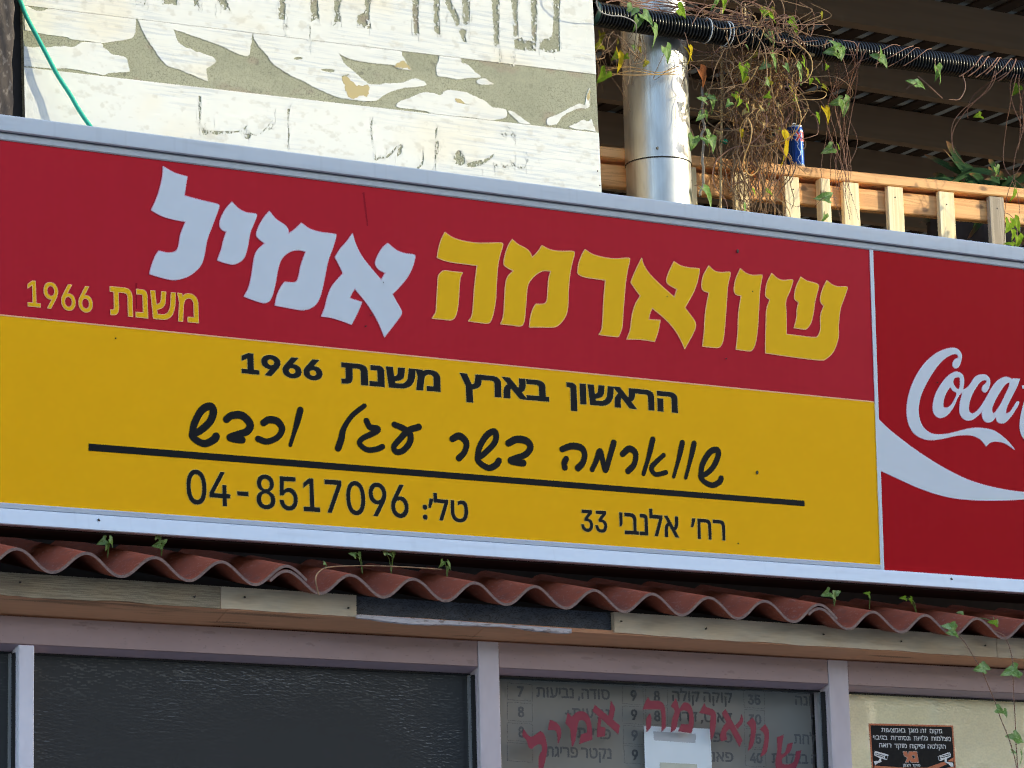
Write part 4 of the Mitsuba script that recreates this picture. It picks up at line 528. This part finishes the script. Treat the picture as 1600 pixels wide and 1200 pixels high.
# ---------------------------------------------------------------- deck and railing
dk = thing('roof_deck', 'wooden roof deck behind the long sign', 'deck')
for i in range(14): part(dk, 'floor_board', bx(4.95, 13, .46 + i * .4, .855 + i * .4, 3.425, 3.455), 'm_deckdark')
part(dk, 'edge_board', bx(4.95, 13, .42, .455, 3.425, 3.62), 'm_deckdark')
part(dk, 'inner_wall', bx(4.95, 16, 6.1, 6.3, 3.456, 7.0), 'm_deckdark')
part(dk, 'side_wall', bx(4.7, 4.924, .602, 6.1, 3.456, 6.4), 'm_deckdark')
rl = thing('deck_railing', 'sunlit pine railing with upright slats above the right part of the long sign', 'railing')
Rz = np.array(D['rail'], float) * E4
slope = (Rz[1][2] - Rz[0][2]) / (Rz[1][0] - Rz[0][0])
def tilt(m):
    m = m.copy(); m.vertices[:, 2] += slope * (m.vertices[:, 0] - Rz[0][0]); return m
zt, zb = Rz[0][2], Rz[2][2]
def fine(m, n=3):
    for _ in range(n): m = m.subdivide()
    return m
part(rl, 'top_rail', tilt(cbx(4.955, 8.2, .444, .535, zb, zt, .0035)), 'm_cedar')
part(rl, 'back_rail', tilt(cbx(4.955, 8.2, .467, .500, zb - .077, zb - .012, .003)), 'm_cedar', 'rail fixed behind the upright slats')
part(rl, 'back_rail', tilt(cbx(4.955, 8.2, .467, .500, 3.66, 3.72, .003)), 'm_cedar')
for i, (a, b2) in enumerate(D['balusters']):
    a, b2 = a * E4, b2 * E4; dep = .0165 if i != 3 else .030
    m = tilt(cbx(a, b2, .467 - dep - .0004, .4666, 3.50, zb - .0006, .002))
    k = part(rl, 'baluster', m, 'm_grey_pine' if i == 7 else 'm_pine', 'weathered grey slat near the right end' if i == 7 else None)
    part(rl, 'nail', tilt(disc((a + b2) / 2 + rng.uniform(-.004, .004), .467 - dep - .001, zb - .038 + rng.uniform(-.006, .006), .0024)), 'm_nail')
for i in range(6):
    a = 7.05 + i * .145; part(rl, 'baluster', tilt(cbx(a, a + .052, .4501, .4666, 3.50, zb - .0006, .002)), 'm_pine')

# ---------------------------------------------------------------- pergola roof
pg = thing('pergola_roof', 'dark wooden pergola roof of slats and beams over the deck', 'roof')
H0 = 5.70
for y, th in ((2.27, .06), (2.92, .05), (3.50, .05), (4.05, .05), (4.62, .05), (5.2, .05)):
    k = part(pg, 'beam', bx(4.93, 14, y, y + th, H0 - .142, H0 - .001), 'm_beam')
part(pg, 'beam', bx(4.93, 14, .60, .66, H0 - .15, H0 - .001), 'm_beam')
for i in range(78):
    x = 4.97 + i * .1155; j = rng.uniform(-.004, .004)
    part(pg, 'slat', bx(x + j, x + .066 + j, .5, 5.9, H0, H0 + .008 + rng.uniform(0, .001)), 'm_slat')
    slit = .006 if 17 < i < 27 and i % 3 else .0005
    part(pg, 'roof_strip', bx(x + .066 + slit - .0005, x + .066 + .1150, .5, 5.9, H0 + .0095, H0 + .0125), 'm_roofsheet')
for i in range(24):
    part(pg, 'batten', bx(6.4, 8.6, .55 + i * .225, .55 + i * .225 + .14, H0 + .0132, H0 + .03), 'm_slat')
for x in (4.97, 9.5, 13.8): part(pg, 'post', bx(x, x + .08, .68, .76, 3.456, H0 - .152), 'm_beam')

# ---------------------------------------------------------------- corrugated awning, fascia
aw = thing('corrugated_awning', 'rust red corrugated fibre cement awning below the long sign', 'awning')
X0, PIT = D['crest']; ya = -.12; SL = math.tan(math.radians(13.3)); AMP = .0255
def sheet(xa, xb, zc, L, yf):
    n = int((xb - xa) / PIT * 22); xs = np.linspace(xa, xb, n); ph = 2 * math.pi * (xs - X0) / PIT
    ys = np.linspace(0, L, 15); z = zc + AMP * np.cos(ph); dzx = -AMP * 2 * math.pi / PIT * np.sin(ph)
    nx, nz = -dzx / np.sqrt(1 + dzx ** 2), 1 / np.sqrt(1 + dzx ** 2); h = .0036
    wob = .0012 * np.sin(xs * 31) + .0009 * np.sin(xs * 77 + 1)
    g = lambda sgn: np.stack([np.stack([xs + sgn * h * nx, yf + y + (wob if k == 0 else 0 * wob), z + sgn * h * nz + y * SL], -1) for k, y in enumerate(ys)])
    A, B = g(1), g(-1); m = len(ys)
    def grid(G, flip):
        F = []
        for i in range(m - 1):
            for j in range(n - 1):
                a = i * n + j; f = [[a, a + 1, a + n + 1], [a, a + n + 1, a + n]]; F += [r[::-1] for r in f] if flip else f
        return trimesh.Trimesh(G.reshape(-1, 3), F, process=False)
    def band(P, Q):
        k = len(P); return trimesh.Trimesh(np.vstack([P, Q]), [f for j in range(k - 1) for f in ([j, k + j, k + j + 1], [j, k + j + 1, j + 1])], process=False)
    body = cat_([grid(A, False), grid(B, True), band(A[-1], B[-1]), band(A[:, -1][::-1], B[:, -1][::-1]), band(A[:, 0], B[:, 0])])
    return body, band(A[0], B[0])
for xa, xb, zc in ((1.9, X0 + 4.30 * PIT, 2.9232), (X0 + 3.74 * PIT, X0 + 13.32 * PIT, 2.9110), (X0 + 12.80 * PIT, 7.4, 2.9000)):
    bd, ed = sheet(xa, xb, zc, .56, ya)
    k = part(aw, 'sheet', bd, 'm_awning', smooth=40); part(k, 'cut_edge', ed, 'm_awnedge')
fa = thing('wooden_fascia', 'worn tan fascia boards under the corrugated edge', 'fascia')
def zf(x): return 2.9045 - (x - 3.03) * .0048
def fboard(x0, x1, ztop, zbot, y0, y1, m, name='board', lab=None, wav=0.0):
    n = max(6, int((x1 - x0) / .02)); xs = np.linspace(x0, x1, n)
    lo = [(x, zbot(x) + wav * (meshkit.noise(np.array([x * 9, 1, 2.])) - .5) + wav * .5 * (meshkit.noise(np.array([x * 60, 4, 2.])) - .5)) for x in xs]
    part(fa, name, plate(Polygon(lo + [(x, ztop(x)) for x in xs[::-1]]), y1 - y0, y0), m, lab)
bt = lambda x: 2.8505 - (x - 3.03) * .0058
fboard(1.9, 3.5995, zf, bt, -.045, -.022, 'm_fascia', lab='left fascia board with rough grain', wav=.006)
fboard(3.6015, 3.976, zf, bt, -.044, -.022, 'm_fascia', wav=.002)
fboard(3.977, 4.733, zf, lambda x: bt(x) + .006, -.030, -.018, 'm_strip', 'metal_strip', 'exposed blue grey metal strip between the fascia boards')
fboard(4.7345, 4.795, zf, lambda x: bt(x) + .002, -.0455, -.022, 'm_fascia')
fboard(4.796, 5.99, zf, bt, -.044, -.022, 'm_fascia', wav=.003)
fboard(5.992, 7.4, zf, bt, -.044, -.022, 'm_fascia', wav=.003)
fboard(3.975, 4.60, lambda x: bt(x) + .0055 - (x - 4) * .004, lambda x: bt(x) - .006 - .003 * math.sin(x * 14), -.050, -.031, 'm_peel', 'peeled_strip', 'strip of peeling white paint', wav=.004)
for i, (xa, xb) in enumerate(((1.9, 3.62), (3.622, 4.35), (4.352, 5.55), (5.552, 7.4))):
    n = int((xb - xa) / .03); xs = np.linspace(xa, xb, n); V, F = [], []
    for x in xs:
        z = bt(x) - .0025; zi = 2.8165 + .0012 * math.sin(x * 5 + i)
        V += [[x, -.040, z], [x, .052, zi], [x, .052, zi + .014], [x, -.040, z + .010]]
    for j in range(n - 1):
        for k in range(4): a, b2 = j * 4 + k, j * 4 + (k + 1) % 4; F += [[a, a + 4, b2 + 4], [a, b2 + 4, b2]]
    F += [[0, 1, 2], [0, 2, 3], [4 * n - 4, 4 * n - 2, 4 * n - 3], [4 * n - 4, 4 * n - 1, 4 * n - 2]]
    part(fa, 'soffit_board', trimesh.Trimesh(V, F, process=False), 'm_soffit')
for x, z in ((3.075, 2.882), (3.53, 2.872), (3.665, 2.878), (3.952, 2.866), (5.02, 2.866), (5.40, 2.869), (5.66, 2.862), (5.95, 2.864), (4.30, 2.856), (4.755, 2.872)):
    part(fa, 'nail', disc(x, -.0465, z, .0024, .004), 'm_nail')

# ---------------------------------------------------------------- shop window
sw = thing('shop_window', 'mauve painted shop window frame with four panes under the awning', 'window')
M = D['mull']; GY = .088
zh, zl = 2.7475, 2.7345
def header(x0, x1, lab=None):
    part(sw, 'header_board', cbx(x0, x1, .0405, .10, zh, 2.8145, .0012), 'm_mauve', lab)
    g = Polygon([(.0405, zh - .0006), (.0875, zl - .001), (.098, zl - .001), (.098, zh - .0006)])
    m = trimesh.creation.extrude_polygon(g, x1 - x0, engine='earcut'); v = m.vertices; m.vertices = np.stack([x0 + v[:, 2], v[:, 0], v[:, 1]], -1); m.fix_normals()
    part(sw, 'header_lip', m, 'm_lip')
header(2.4, M[1][0] - .0012); header(M[1][1] + .0012, M[2][0] - .0008); header(M[2][1] + .0015, 7.4)
for i, (a, b2) in enumerate(M):
    top = zh - .002 if i == 0 else 2.8140
    part(sw, 'mullion', cbx(a, b2, .0385, .115, 1.46, top, .0015), 'm_mauve_lit_left' if i == 0 else 'm_mauve_lit', ['slim pale upright', 'middle upright with worn mauve paint', 'right upright with worn mauve paint'][i])
part(sw, 'sill', cbx(2.4, 7.4, .02, .16, 1.451, 1.459, .001), 'm_mauve')
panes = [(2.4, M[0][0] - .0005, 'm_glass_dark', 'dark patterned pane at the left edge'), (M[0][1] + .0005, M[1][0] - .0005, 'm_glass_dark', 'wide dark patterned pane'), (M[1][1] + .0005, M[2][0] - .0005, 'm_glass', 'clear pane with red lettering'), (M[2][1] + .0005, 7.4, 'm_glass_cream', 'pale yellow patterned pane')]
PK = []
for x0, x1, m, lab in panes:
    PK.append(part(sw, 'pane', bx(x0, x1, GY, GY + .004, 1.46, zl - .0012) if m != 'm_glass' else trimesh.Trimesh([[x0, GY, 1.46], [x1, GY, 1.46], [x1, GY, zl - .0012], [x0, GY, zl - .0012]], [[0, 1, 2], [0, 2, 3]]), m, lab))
    part(sw, 'gasket', bx(x0, x1, GY - .006, GY - .0005, zl - .0052, zl - .0014), 'm_rubber')
    if x1 < 7:
        part(sw, 'gasket', bx(x1 - .003, x1 - .0005, GY - .03, GY - .0005, 1.4605, zl - .0055), 'm_rubber')
        part(sw, 'glazing_bead', bx(x1 - .0075, x1 - .0035, GY - .012, GY - .0005, 1.4605, zl - .0055), 'm_alu')
WO = np.array([3.0, 2.5])
for l in D['decals']:
    part(PK[2], 'decal_letter', plate(unary_union([smooth_poly(p, E4, WO) for p in l]), .0006, GY - .0032), 'm_decal')
mb = thing('menu_board', 'grey menu board behind the clear pane with Hebrew drink names and prices', 'menu')
part(mb, 'board', bx(M[1][1] + .004, M[2][0] - .004, .1257, .132, 1.6, zl - .004), 'm_board')
for c4 in D['cells']:
    g = Polygon(np.array(c4, float) * E4 + WO); part(mb, 'price_box', plate(g.buffer(.0004).difference(g.buffer(-.0004)), .0004, .1251), 'm_ink_faded')
for i, w in enumerate(D['menu_words']):
    m = 'm_ink' if i in (7, 8, 10, 11, 12, 13, 14) else 'm_ink_faded'
    for g in word_glyphs(w, WO): part(mb, 'letter', plate(g, .0004, .1250), m)
nt = thing('paper_notice', 'white paper notice behind the clear pane under the red lettering', 'notice')
for pts, y, m, nm in ((D['note'][0], .106, 'm_note', 'sheet'), (D['note'][1], .1052, 'm_note_grey', 'grey_strip'), (D['note'][2], .1052, 'm_note_tan', 'tan_strip')):
    part(nt, nm, plate(Polygon(np.array([p[:2] for p in pts], float) * E4 + WO), .0006, y), m)
st = thing('security_sticker', 'black camera warning sticker with orange border on the yellow pane', 'sticker')
sk = D['sticker']; cp = lambda pts: smooth_poly(pts, E4, WO)
sq = lambda pts: Polygon(np.array([p[:2] for p in pts], float) * E4 + WO)
part(st, 'border', plate(sq(sk['border']), .0005, GY - .001), 'm_orange'); part(st, 'field', plate(sq(sk['black']), .0005, GY - .0016), 'm_black')
for w in sk['words']:
    part(st, 'word', plate(unary_union(word_glyphs(w, WO)), .0003, GY - .0020), 'm_stickwhite')
lg = cp(sk['logo'][0]).difference(cp(sk['logo'][1])); part(st, 'logo_edge', plate(lg.buffer(.0006), .0003, GY - .0020), 'm_stickwhite'); part(st, 'logo', plate(lg, .0003, GY - .0024), 'm_orange')
for c4 in sk['bands']: part(st, 'orange_band', plate(cp(c4).intersection(sq(sk['black'])), .0003, GY - .0019), 'm_orange')
for c4 in sk['cams']: part(st, 'camera_picture', plate(cp(c4), .0003, GY - .0023), 'm_stickwhite')
for c4 in sk['slots']: part(st, 'camera_line', plate(cp(c4), .0002, GY - .0026), 'm_black')

# ---------------------------------------------------------------- plants
def leaf_mesh(size, rnd):
    I, J = 13, 9; i = np.linspace(0, 1, I); j = np.linspace(-1, 1, J)
    Wd = np.interp(i, [0, .1, .2, .34, .5, .7, .88, 1], [.33, .50, .52, .34, .29, .21, .08, 0.0]); V, UV = [], []
    cu, fo, ro = rnd.uniform(.1, .5), rnd.uniform(.1, .45), rnd.uniform(-.35, .35)
    for a, w in zip(i, Wd):
        for b2 in j:
            x = a - .24 * abs(b2) ** 1.1 * (1 - a) ** 3; y = b2 * w
            z = fo * abs(y) - cu * x * x + ro * y * x + .03 * math.sin(9 * a + 4 * b2)
            V.append((x, y, z)); UV.append((a, .5 + .5 * b2))
    F = []
    for a in range(I - 1):
        for b2 in range(J - 1): q0 = a * J + b2; F += [[q0, q0 + J, q0 + J + 1], [q0, q0 + J + 1, q0 + 1]]
    return np.array(V) * size, F, np.array(UV)
def put_leaf(parent, l, rnd, petiole=None):
    x, y, z, size, ang, kind = l; c = np.array([x, y, z]) * E4; size *= E4; a = math.radians(ang)
    d = np.array([math.cos(a), rnd.uniform(-.35, .25), -math.sin(a)]); d /= np.linalg.norm(d)
    n = np.array([rnd.uniform(-.1, 1.1), -1, rnd.uniform(-.1, .6)]); n -= d * (n @ d); n /= np.linalg.norm(n); s = np.cross(n, d)
    V, F, UV = leaf_mesh(size, rnd)
    if kind == 2 or kind == 3: V[:, 1] *= .8
    P = c - d * size * .45 + V[:, :1] * d + V[:, 1:2] * s + V[:, 2:] * n
    part(parent, 'leaf', trimesh.Trimesh(P, F, process=False), f'm_leaf{kind}', ('yellow leaf', 'dry brown leaf')[kind - 2] if kind in (2, 3) else None, smooth=True, uv=UV)
    base = c - d * size * .45
    if petiole is not None:
        e = base - d * size * rnd.uniform(.3, .8) + np.array([rnd.uniform(-.01, .01), rnd.uniform(0, .03), rnd.uniform(-.02, .02)])
        petiole.append(tube(spline([base + d * size * .05, (base + e) / 2 + [0, 0, .004], e], 4), .0010, 5))
def strand(p, L, rnd, r, down=.9, curl=.55, wob=.35, step=.011, pull=None, box=None):
    P = [np.array(p, float)]; v = np.array([rnd.normal(0, .5), rnd.normal(0, .3), -down]); w = rnd.normal(0, 1, 3)
    for _ in range(int(L / step)):
        w += rnd.normal(0, .5, 3); w *= .86; v = v + wob * w * .35 + np.array([0, 0, -.12 * down])
        if pull is not None: v[:2] += (pull[:2] - P[-1][:2]) * 1.6
        v += curl * .2 * np.cross(v, [0, 1, 0]) * math.sin(len(P) * .21 + p[0] * 60)
        v /= np.linalg.norm(v); q0 = P[-1] + v * step
        if box is not None: q0[1] = min(max(q0[1], box[0]), box[1])
        P.append(q0)
    return tube(np.array(P), np.linspace(r, r * .6, len(P)), 5)
R1 = np.random.default_rng(21)
v1 = thing('climbing_vine', 'dense tangle of dry brown vine over the conduit beside the metal pipe', 'vine', 'climbing vines along the conduit')
dry, tan, red = [], [], []
for i in range(225):
    u = max(-2.0, min(1.2, R1.normal(-.1, .95))); x = 5.528 + .066 * u; y = R1.uniform(.19, .40)
    z = 4.66 + R1.normal(0, .045) if i % 3 else R1.uniform(4.35, 4.66)
    L = abs(R1.normal(.24, .13)) + .07
    m = strand((x, y if abs(z - 4.64) > .05 else R1.choice([.219, .31, .36]), z), L, R1, R1.uniform(.0009, .0022), down=R1.uniform(.45, 1.0), curl=R1.uniform(.1, 1.1), wob=R1.uniform(.25, .8), pull=np.array([5.528 + .034 * u, .34, 0]), box=(.19, .43))
    (dry, dry, tan, red)[i % 4].append(m)
for i in range(70):   # strands that reach down over the railing
    u = R1.normal(0, 1); dry.append(strand((5.53 + .05 * u, R1.uniform(.30, .43), R1.uniform(4.30, 4.46)), R1.uniform(.12, .34), R1, R1.uniform(.0009, .0021), curl=R1.uniform(.1, .7), wob=R1.uniform(.2, .6), pull=np.array([5.545 + .04 * u, .39, 0]), box=(.25, .443)))
crumb = []
for i in range(90):   # crumpled dead leaves caught in the tangle
    V, F, UV = leaf_mesh(R1.uniform(.010, .022), R1); a = R1.normal(0, 1, (3, 3)); qq = np.linalg.qr(a)[0]; V[:, 2] += .3 * V[:, 0] * np.sin(V[:, 1] * 300)
    crumb.append(trimesh.Trimesh(V @ qq.T + [5.54 + R1.normal(0, .07), R1.uniform(.24, .40), R1.uniform(4.36, 4.68)], F, process=False))
for i in range(70):   # loops and arches on top of the conduit
    x = 5.50 + R1.normal(0, .10); P = [np.array([x, R1.uniform(.2, .36), 4.66 + R1.uniform(-.01, .05)])]
    n = R1.integers(3, 6)
    for k in range(n): P.append(P[-1] + np.array([R1.normal(.0, .07), R1.normal(0, .03), R1.normal(.0, .035)]))
    P = np.array(P); P[:, 1] = np.clip(P[:, 1], .19, .42); (dry, red)[i % 2].append(tube(spline(P, 6), R1.uniform(.0008, .0016), 5))
for k in range(7):    # shoots that cross in front of the pipe
    z = 4.70 + R1.uniform(-.015, .05); P = [(4.97, .27, z + R1.normal(0, .02)), (5.08, .285, z + R1.normal(0, .012)), (5.21, .292, z + R1.normal(0, .012)), (5.33, .285, z - .005 + R1.normal(0, .015)), (5.47, .27, z - .02)]
    red.append(tube(spline(P, 7), R1.uniform(.0012, .0022), 6))
for k in range(3):
    z = 4.50 + k * .012; P = [(4.98, .33, z + R1.normal(0, .03)), (5.06, .30, z), (5.15, .288, z + R1.normal(0, .01)), (5.22, .286, z + .02)]
    tan.append(tube(spline(P, 7), .0014, 6))
for i in range(12):   # shoots right of the pipe that throw their shadows on it
    dry.append(strand((R1.uniform(5.33, 5.43), R1.uniform(.19, .27), 4.63 + R1.normal(0, .03)), R1.uniform(.15, .42), R1, R1.uniform(.0009, .0018), wob=.5, curl=.5, box=(.18, .30)))
for i in range(34):
    dry.append(strand((R1.uniform(4.955, 5.09), R1.uniform(.24, .31) if i % 2 else R1.uniform(.32, .40), 4.62 + R1.normal(0, .04)), R1.uniform(.06, .26), R1, R1.uniform(.0008, .0016), wob=.5, box=(.2, .42)))
pet = []
for l in D['leaves'][0]: put_leaf(v1, l, R1, pet)
for i in range(34):   # small young leaves scattered through the tangle
    x = 5.36 + .34 * R1.uniform() if i % 4 else R1.uniform(4.96, 5.12); z = R1.uniform(4.40, 4.75) if i % 4 else R1.uniform(4.5, 4.74)
    put_leaf(v1, [int(x * 1e4), int((R1.uniform(.20, .26) if i % 4 else .30) * 1e4), int(z * 1e4), int(R1.uniform(.016, .03) * 1e4), R1.uniform(20, 150), int(R1.choice([0, 0, 1, 1, 4]))], R1, pet)
part(v1, 'dead_leaves', cat_(crumb), 'm_crumb', stuff=True, smooth=True); part(v1, 'dry_stems', cat_(dry), 'm_stem', stuff=True); part(v1, 'tan_stems', cat_(tan), 'm_stem_tan', stuff=True); part(v1, 'red_stems', cat_(red + pet), 'm_stem_red', stuff=True)
for sN, r in zip(D['stems'], (.0042, .003, .004, .0026)):
    P = spline(np.array(sN) * E4, 8); P += (np.stack([meshkit.noise(P * 40, 1), meshkit.noise(P * 40, 2), meshkit.noise(P * 40, 3)], -1) - .5) * .012
    part(v1, 'thick_stem', tube(P, r, 8), 'm_stem_grey' if r > .004 else 'm_stem', smooth=True)
R2 = np.random.default_rng(31)
v2 = thing('climbing_vine', 'thin hanging vine shoots to the right of the blue can', 'vine', 'climbing vines along the conduit')
A2, B2 = [], []
for i in range(15):
    x = 5.815 + R2.normal(0, .018) - (.10 if i > 11 else 0); A2.append(strand((x, R2.choice([.215, .225, .32]), 4.65 + R2.uniform(-.01, .03)), R2.uniform(.35, .62), R2, R2.uniform(.0008, .0017), wob=.16, curl=.15, pull=np.array([5.835, .36, 0]), box=(.21, .43)))
def wrap(x0, x1, turns, r, ph, rad=.038):
    s0, s1 = np.interp([x0, x1], P_[:, 0], S_); t = np.linspace(0, 1, 40); s = s0 + (s1 - s0) * t; c = cond_pt(s); a = ph + turns * 2 * math.pi * t
    return tube(c + rad * np.stack([0 * a, -np.cos(a), np.sin(a)], -1) + (meshkit.noise(np.stack([t * 9, 0 * t, 0 * t + ph], -1), 4)[:, None] - .5) * .008, r, 6)
S_ = np.linspace(0, seg[-1] - .02, 400); P_ = cond_pt(S_)
for k in range(4): B2.append(wrap(5.82 + k * .055 + R2.uniform(-.02, .02), 6.0 + k * .035, R2.uniform(.35, .6), R2.uniform(.0010, .0018), R2.uniform(1.2, 1.9) * 1.0 + 3.6))
B2.append(tube(spline([(6.02, .215, 4.60), (6.06, .215, 4.575), (6.11, .22, 4.545)], 6), .0016, 6)); B2.append(tube(spline([(6.135, .22, 4.545), (6.17, .215, 4.55), (6.195, .215, 4.59), (6.19, .22, 4.63)], 6), .0016, 6))
pet = []
for l in D['leaves'][1]: put_leaf(v2, l, R2, pet)
part(v2, 'dry_stems', cat_(A2), 'm_stem_red', stuff=True); part(v2, 'red_stems', cat_(B2 + pet), 'm_stem_red', stuff=True)
R3 = np.random.default_rng(41)
v3 = thing('climbing_vine', 'vine shoots wound round the conduit and trailing down at the right edge', 'vine', 'climbing vines along the conduit')
A3 = []
for k in range(6): A3.append(wrap(6.20 + k * .03, 6.34 + k * .024, R3.uniform(.4, .62), R3.uniform(.0011, .0021), R3.uniform(4.9, 5.6)))
for x, L, dx in ((6.315, .30, -.05), (6.32, .36, -.07), (6.39, .55, .03), (6.40, .62, .05), (6.41, .45, .04), (6.43, .25, .06), (6.36, .2, -.02)):
    A3.append(strand((x, .222, 4.66), L, R3, R3.uniform(.0011, .0019), wob=.2, curl=.25, pull=np.array([x + dx, .33, 0]), box=(.2, .42)))
pet = []
for l in D['leaves'][2]: put_leaf(v3, l, R3, pet)
part(v3, 'dry_stems', cat_(A3 + pet), 'm_stem_red', stuff=True)
for i, sN in enumerate(D['stake']):
    solo('plant_stake', tube(np.array(sN) * E4, .0038 if i == 0 else .003, 8), 'm_bamboo', ['thin bamboo stake carrying a green clip among the dry vine', 'short bamboo stake sticking up above the conduit'][i], 'stake', smooth=True)
cx, cy, cz = np.array(D['clip']) * E4
solo('plant_clip', cat_([xf(trimesh.creation.icosphere(3, .0085), [[1, 0, 0, cx + .005], [0, .8, 0, cy], [0, 0, 1, cz], [0, 0, 0, 1]]), xf(trimesh.creation.torus(.006, .003, 16, 8), np.array([[1, 0, 0, cx - .003], [0, 1, 0, cy + .006], [0, 0, 1, cz], [0, 0, 0, 1]]))]), 'm_clip', 'small green plastic clip on the bamboo stake', 'clip', smooth=True)

# potted plant at the right edge behind the railing
R4 = np.random.default_rng(51)
pp = thing('potted_plant', 'dark strap leaved plant behind the railing at the right edge', 'plant')
pot = trimesh.creation.revolve([(0, 3.457), (.11, 3.457), (.15, 4.38), (.16, 4.40), (.14, 4.40), (.13, 4.37), (0, 4.37)], sections=28); pot.apply_translation((6.66, .80, 0))
part(pp, 'pot', pot, 'm_pot')
def strap(base, d, L, w, sag, m):
    d = np.array(d, float); d /= np.linalg.norm(d); n = 12; t = np.linspace(0, 1, n); C_ = base + d * (L * t)[:, None] + np.array([0, 0, -1]) * (sag * L * t ** 2)[:, None]
    s = np.cross(d, [R4.normal(0, .4), -1, R4.normal(0, .5)]); s /= np.linalg.norm(s); wd = w * np.interp(t, [0, .15, .6, .9, 1], [.35, .7, 1, .75, .1])
    nv = np.cross(s, d); V, UV = [], []
    for k in range(n):
        for q0, e in ((-1, .25), (0, 0), (1, .25)): V.append(C_[k] + s * q0 * wd[k] + nv * e * wd[k]); UV.append((t[k], .5 + .5 * q0))
    F = []
    for k in range(n - 1):
        for j in range(2): a = k * 3 + j; F += [[a, a + 3, a + 4], [a, a + 4, a + 1]]
    part(pp, 'leaf', trimesh.Trimesh(V, F, process=False), m, smooth=True, uv=np.array(UV))
for i in range(50):
    a = R4.uniform(0, 2 * math.pi) if i % 3 else R4.uniform(2.2, 3.8); e = R4.uniform(-.5, 1.05)
    base = np.array([6.66 + R4.normal(0, .05), .74 + R4.normal(0, .05), 4.37 + R4.uniform(0, .14)])
    strap(base, (math.cos(a), -.5 * abs(math.sin(a)) + R4.normal(0, .2), math.sin(e) * 1.1), R4.uniform(.12, .25), R4.uniform(.009, .014), R4.uniform(.0, .5), 'm_strap_light' if i % 13 == 0 else 'm_strap')

# drinks can on the rail
cn = thing('drinks_can', 'slim blue drinks can standing on the railing', 'can')
cxx = 5.759; czz = zt + slope * (cxx - Rz[0][0]) + .0005
prof_ = [(0, 0), (.021, 0), (.0235, .004), (.0262, .012), (.0262, .121), (.0245, .128), (.0232, .131), (.0238, .1335), (.0222, .1345), (.0215, .1315), (0, .131)]
m = trimesh.creation.revolve(prof_[3:6], sections=40); m.apply_translation((cxx, .49, czz)); part(cn, 'body', m, 'm_can', smooth=40)
m = trimesh.creation.revolve(prof_[5:], sections=40); m.apply_translation((cxx, .49, czz)); part(cn, 'lid', m, 'm_canend', smooth=40)
m = trimesh.creation.revolve(prof_[:4], sections=40); m.apply_translation((cxx, .49, czz)); part(cn, 'base', m, 'm_canend', smooth=40)
m = xf(trimesh.creation.torus(.006, .0012, 14, 6), np.array([[1, 0, 0, cxx], [0, 0, 1, .49], [0, -1, 0, czz + .139], [0, 0, 0, 1]])); part(cn, 'pull_tab', m, 'm_canend')
def on_can(g, mt, name, r):
    m = plate(g, .0003, 0); v = m.vertices; th = v[:, 0] / .0262 - 1.15
    m.vertices = np.stack([cxx + (r - v[:, 1]) * np.sin(th + .60), .49 - (r - v[:, 1]) * np.cos(th + .60), czz + v[:, 2]], -1); part(cn, name, m, mt)
X_ = unary_union([LineString([(.004, .085), (.020, .112)]).buffer(.003), LineString([(.020, .085), (.004, .112)]).buffer(.003)])
on_can(X_.buffer(.0016), 'm_silver', 'letter_edge', .02655); on_can(X_, 'm_redink', 'letter', .0270)
L_ = unary_union([LineString([(.027, .112), (.027, .088), (.037, .088)]).buffer(.003)]); on_can(L_.buffer(.0016), 'm_silver', 'letter_edge', .02655); on_can(L_, 'm_redink', 'letter', .0270)
on_can(sbox(.004, .076, .036, .0785), 'm_silver', 'stripe', .0266)
sw_ = unary_union([LineString([(.01 + .006 * math.sin(k * 1.3 + 2), .01 + k * .008), (.01 + .006 * math.sin((k + 1) * 1.3 + 2), .01 + (k + 1) * .008)]).buffer(.0008) for k in range(8)]); on_can(sw_, 'm_silver', 'swirl', .0266)

# seedlings on the awning
R5 = np.random.default_rng(61)
SL_ = ['first seedling from the left on the awning, broad dark leaves spread wide', 'second seedling from the left, three leaves with one pointing up', 'small pale seedling left of the trailing shoot', 'taller seedling with upright leaf in front of the sign edge', 'dark seedling hidden in the gap behind the awning', 'tiny shoot tip at the bend of the trailing runner', 'broad dark seedling in the gap below the red soft drink panel', 'small bright seedling right of the broad dark one', 'pale curled seedling on the awning below the drink panel', 'tiny seedling at the right end of the awning']
for l, root, lab in zip(D['seedlings'], D['seedroot'], SL_):
    t = thing('seedling', lab, 'seedling', None); pet = []; rt = np.array(root) * E4
    for q0 in l:
        put_leaf(t, q0, R5); a = math.radians(q0[4]); tip = np.array(q0[:3]) * E4 - np.array([math.cos(a), 0, -math.sin(a)]) * q0[3] * E4 * .45
        pet.append(tube(spline([tip, (tip + rt) / 2 + [.003, 0, .002], rt + [0, 0, -.02]], 4), .0011, 5))
    part(t, 'stem', cat_(pet), 'm_leaf0')
solo('trailing_runner', tube(spline(np.array(D['runner']) * E4, 6), .0017, 6), 'm_stem', 'thin brown runner lying across the awning with its end hanging over the edge', 'vine')
hv = thing('hanging_vine', 'two thin green leaved vine shoots hanging down in front of the yellow pane', 'vine')
for h in D['hang']: part(hv, 'stem', tube(spline(np.array(h) * E4, 6), .0014, 6), 'm_stem_red')
for l in D['hangleaf']: put_leaf(hv, l, R5)
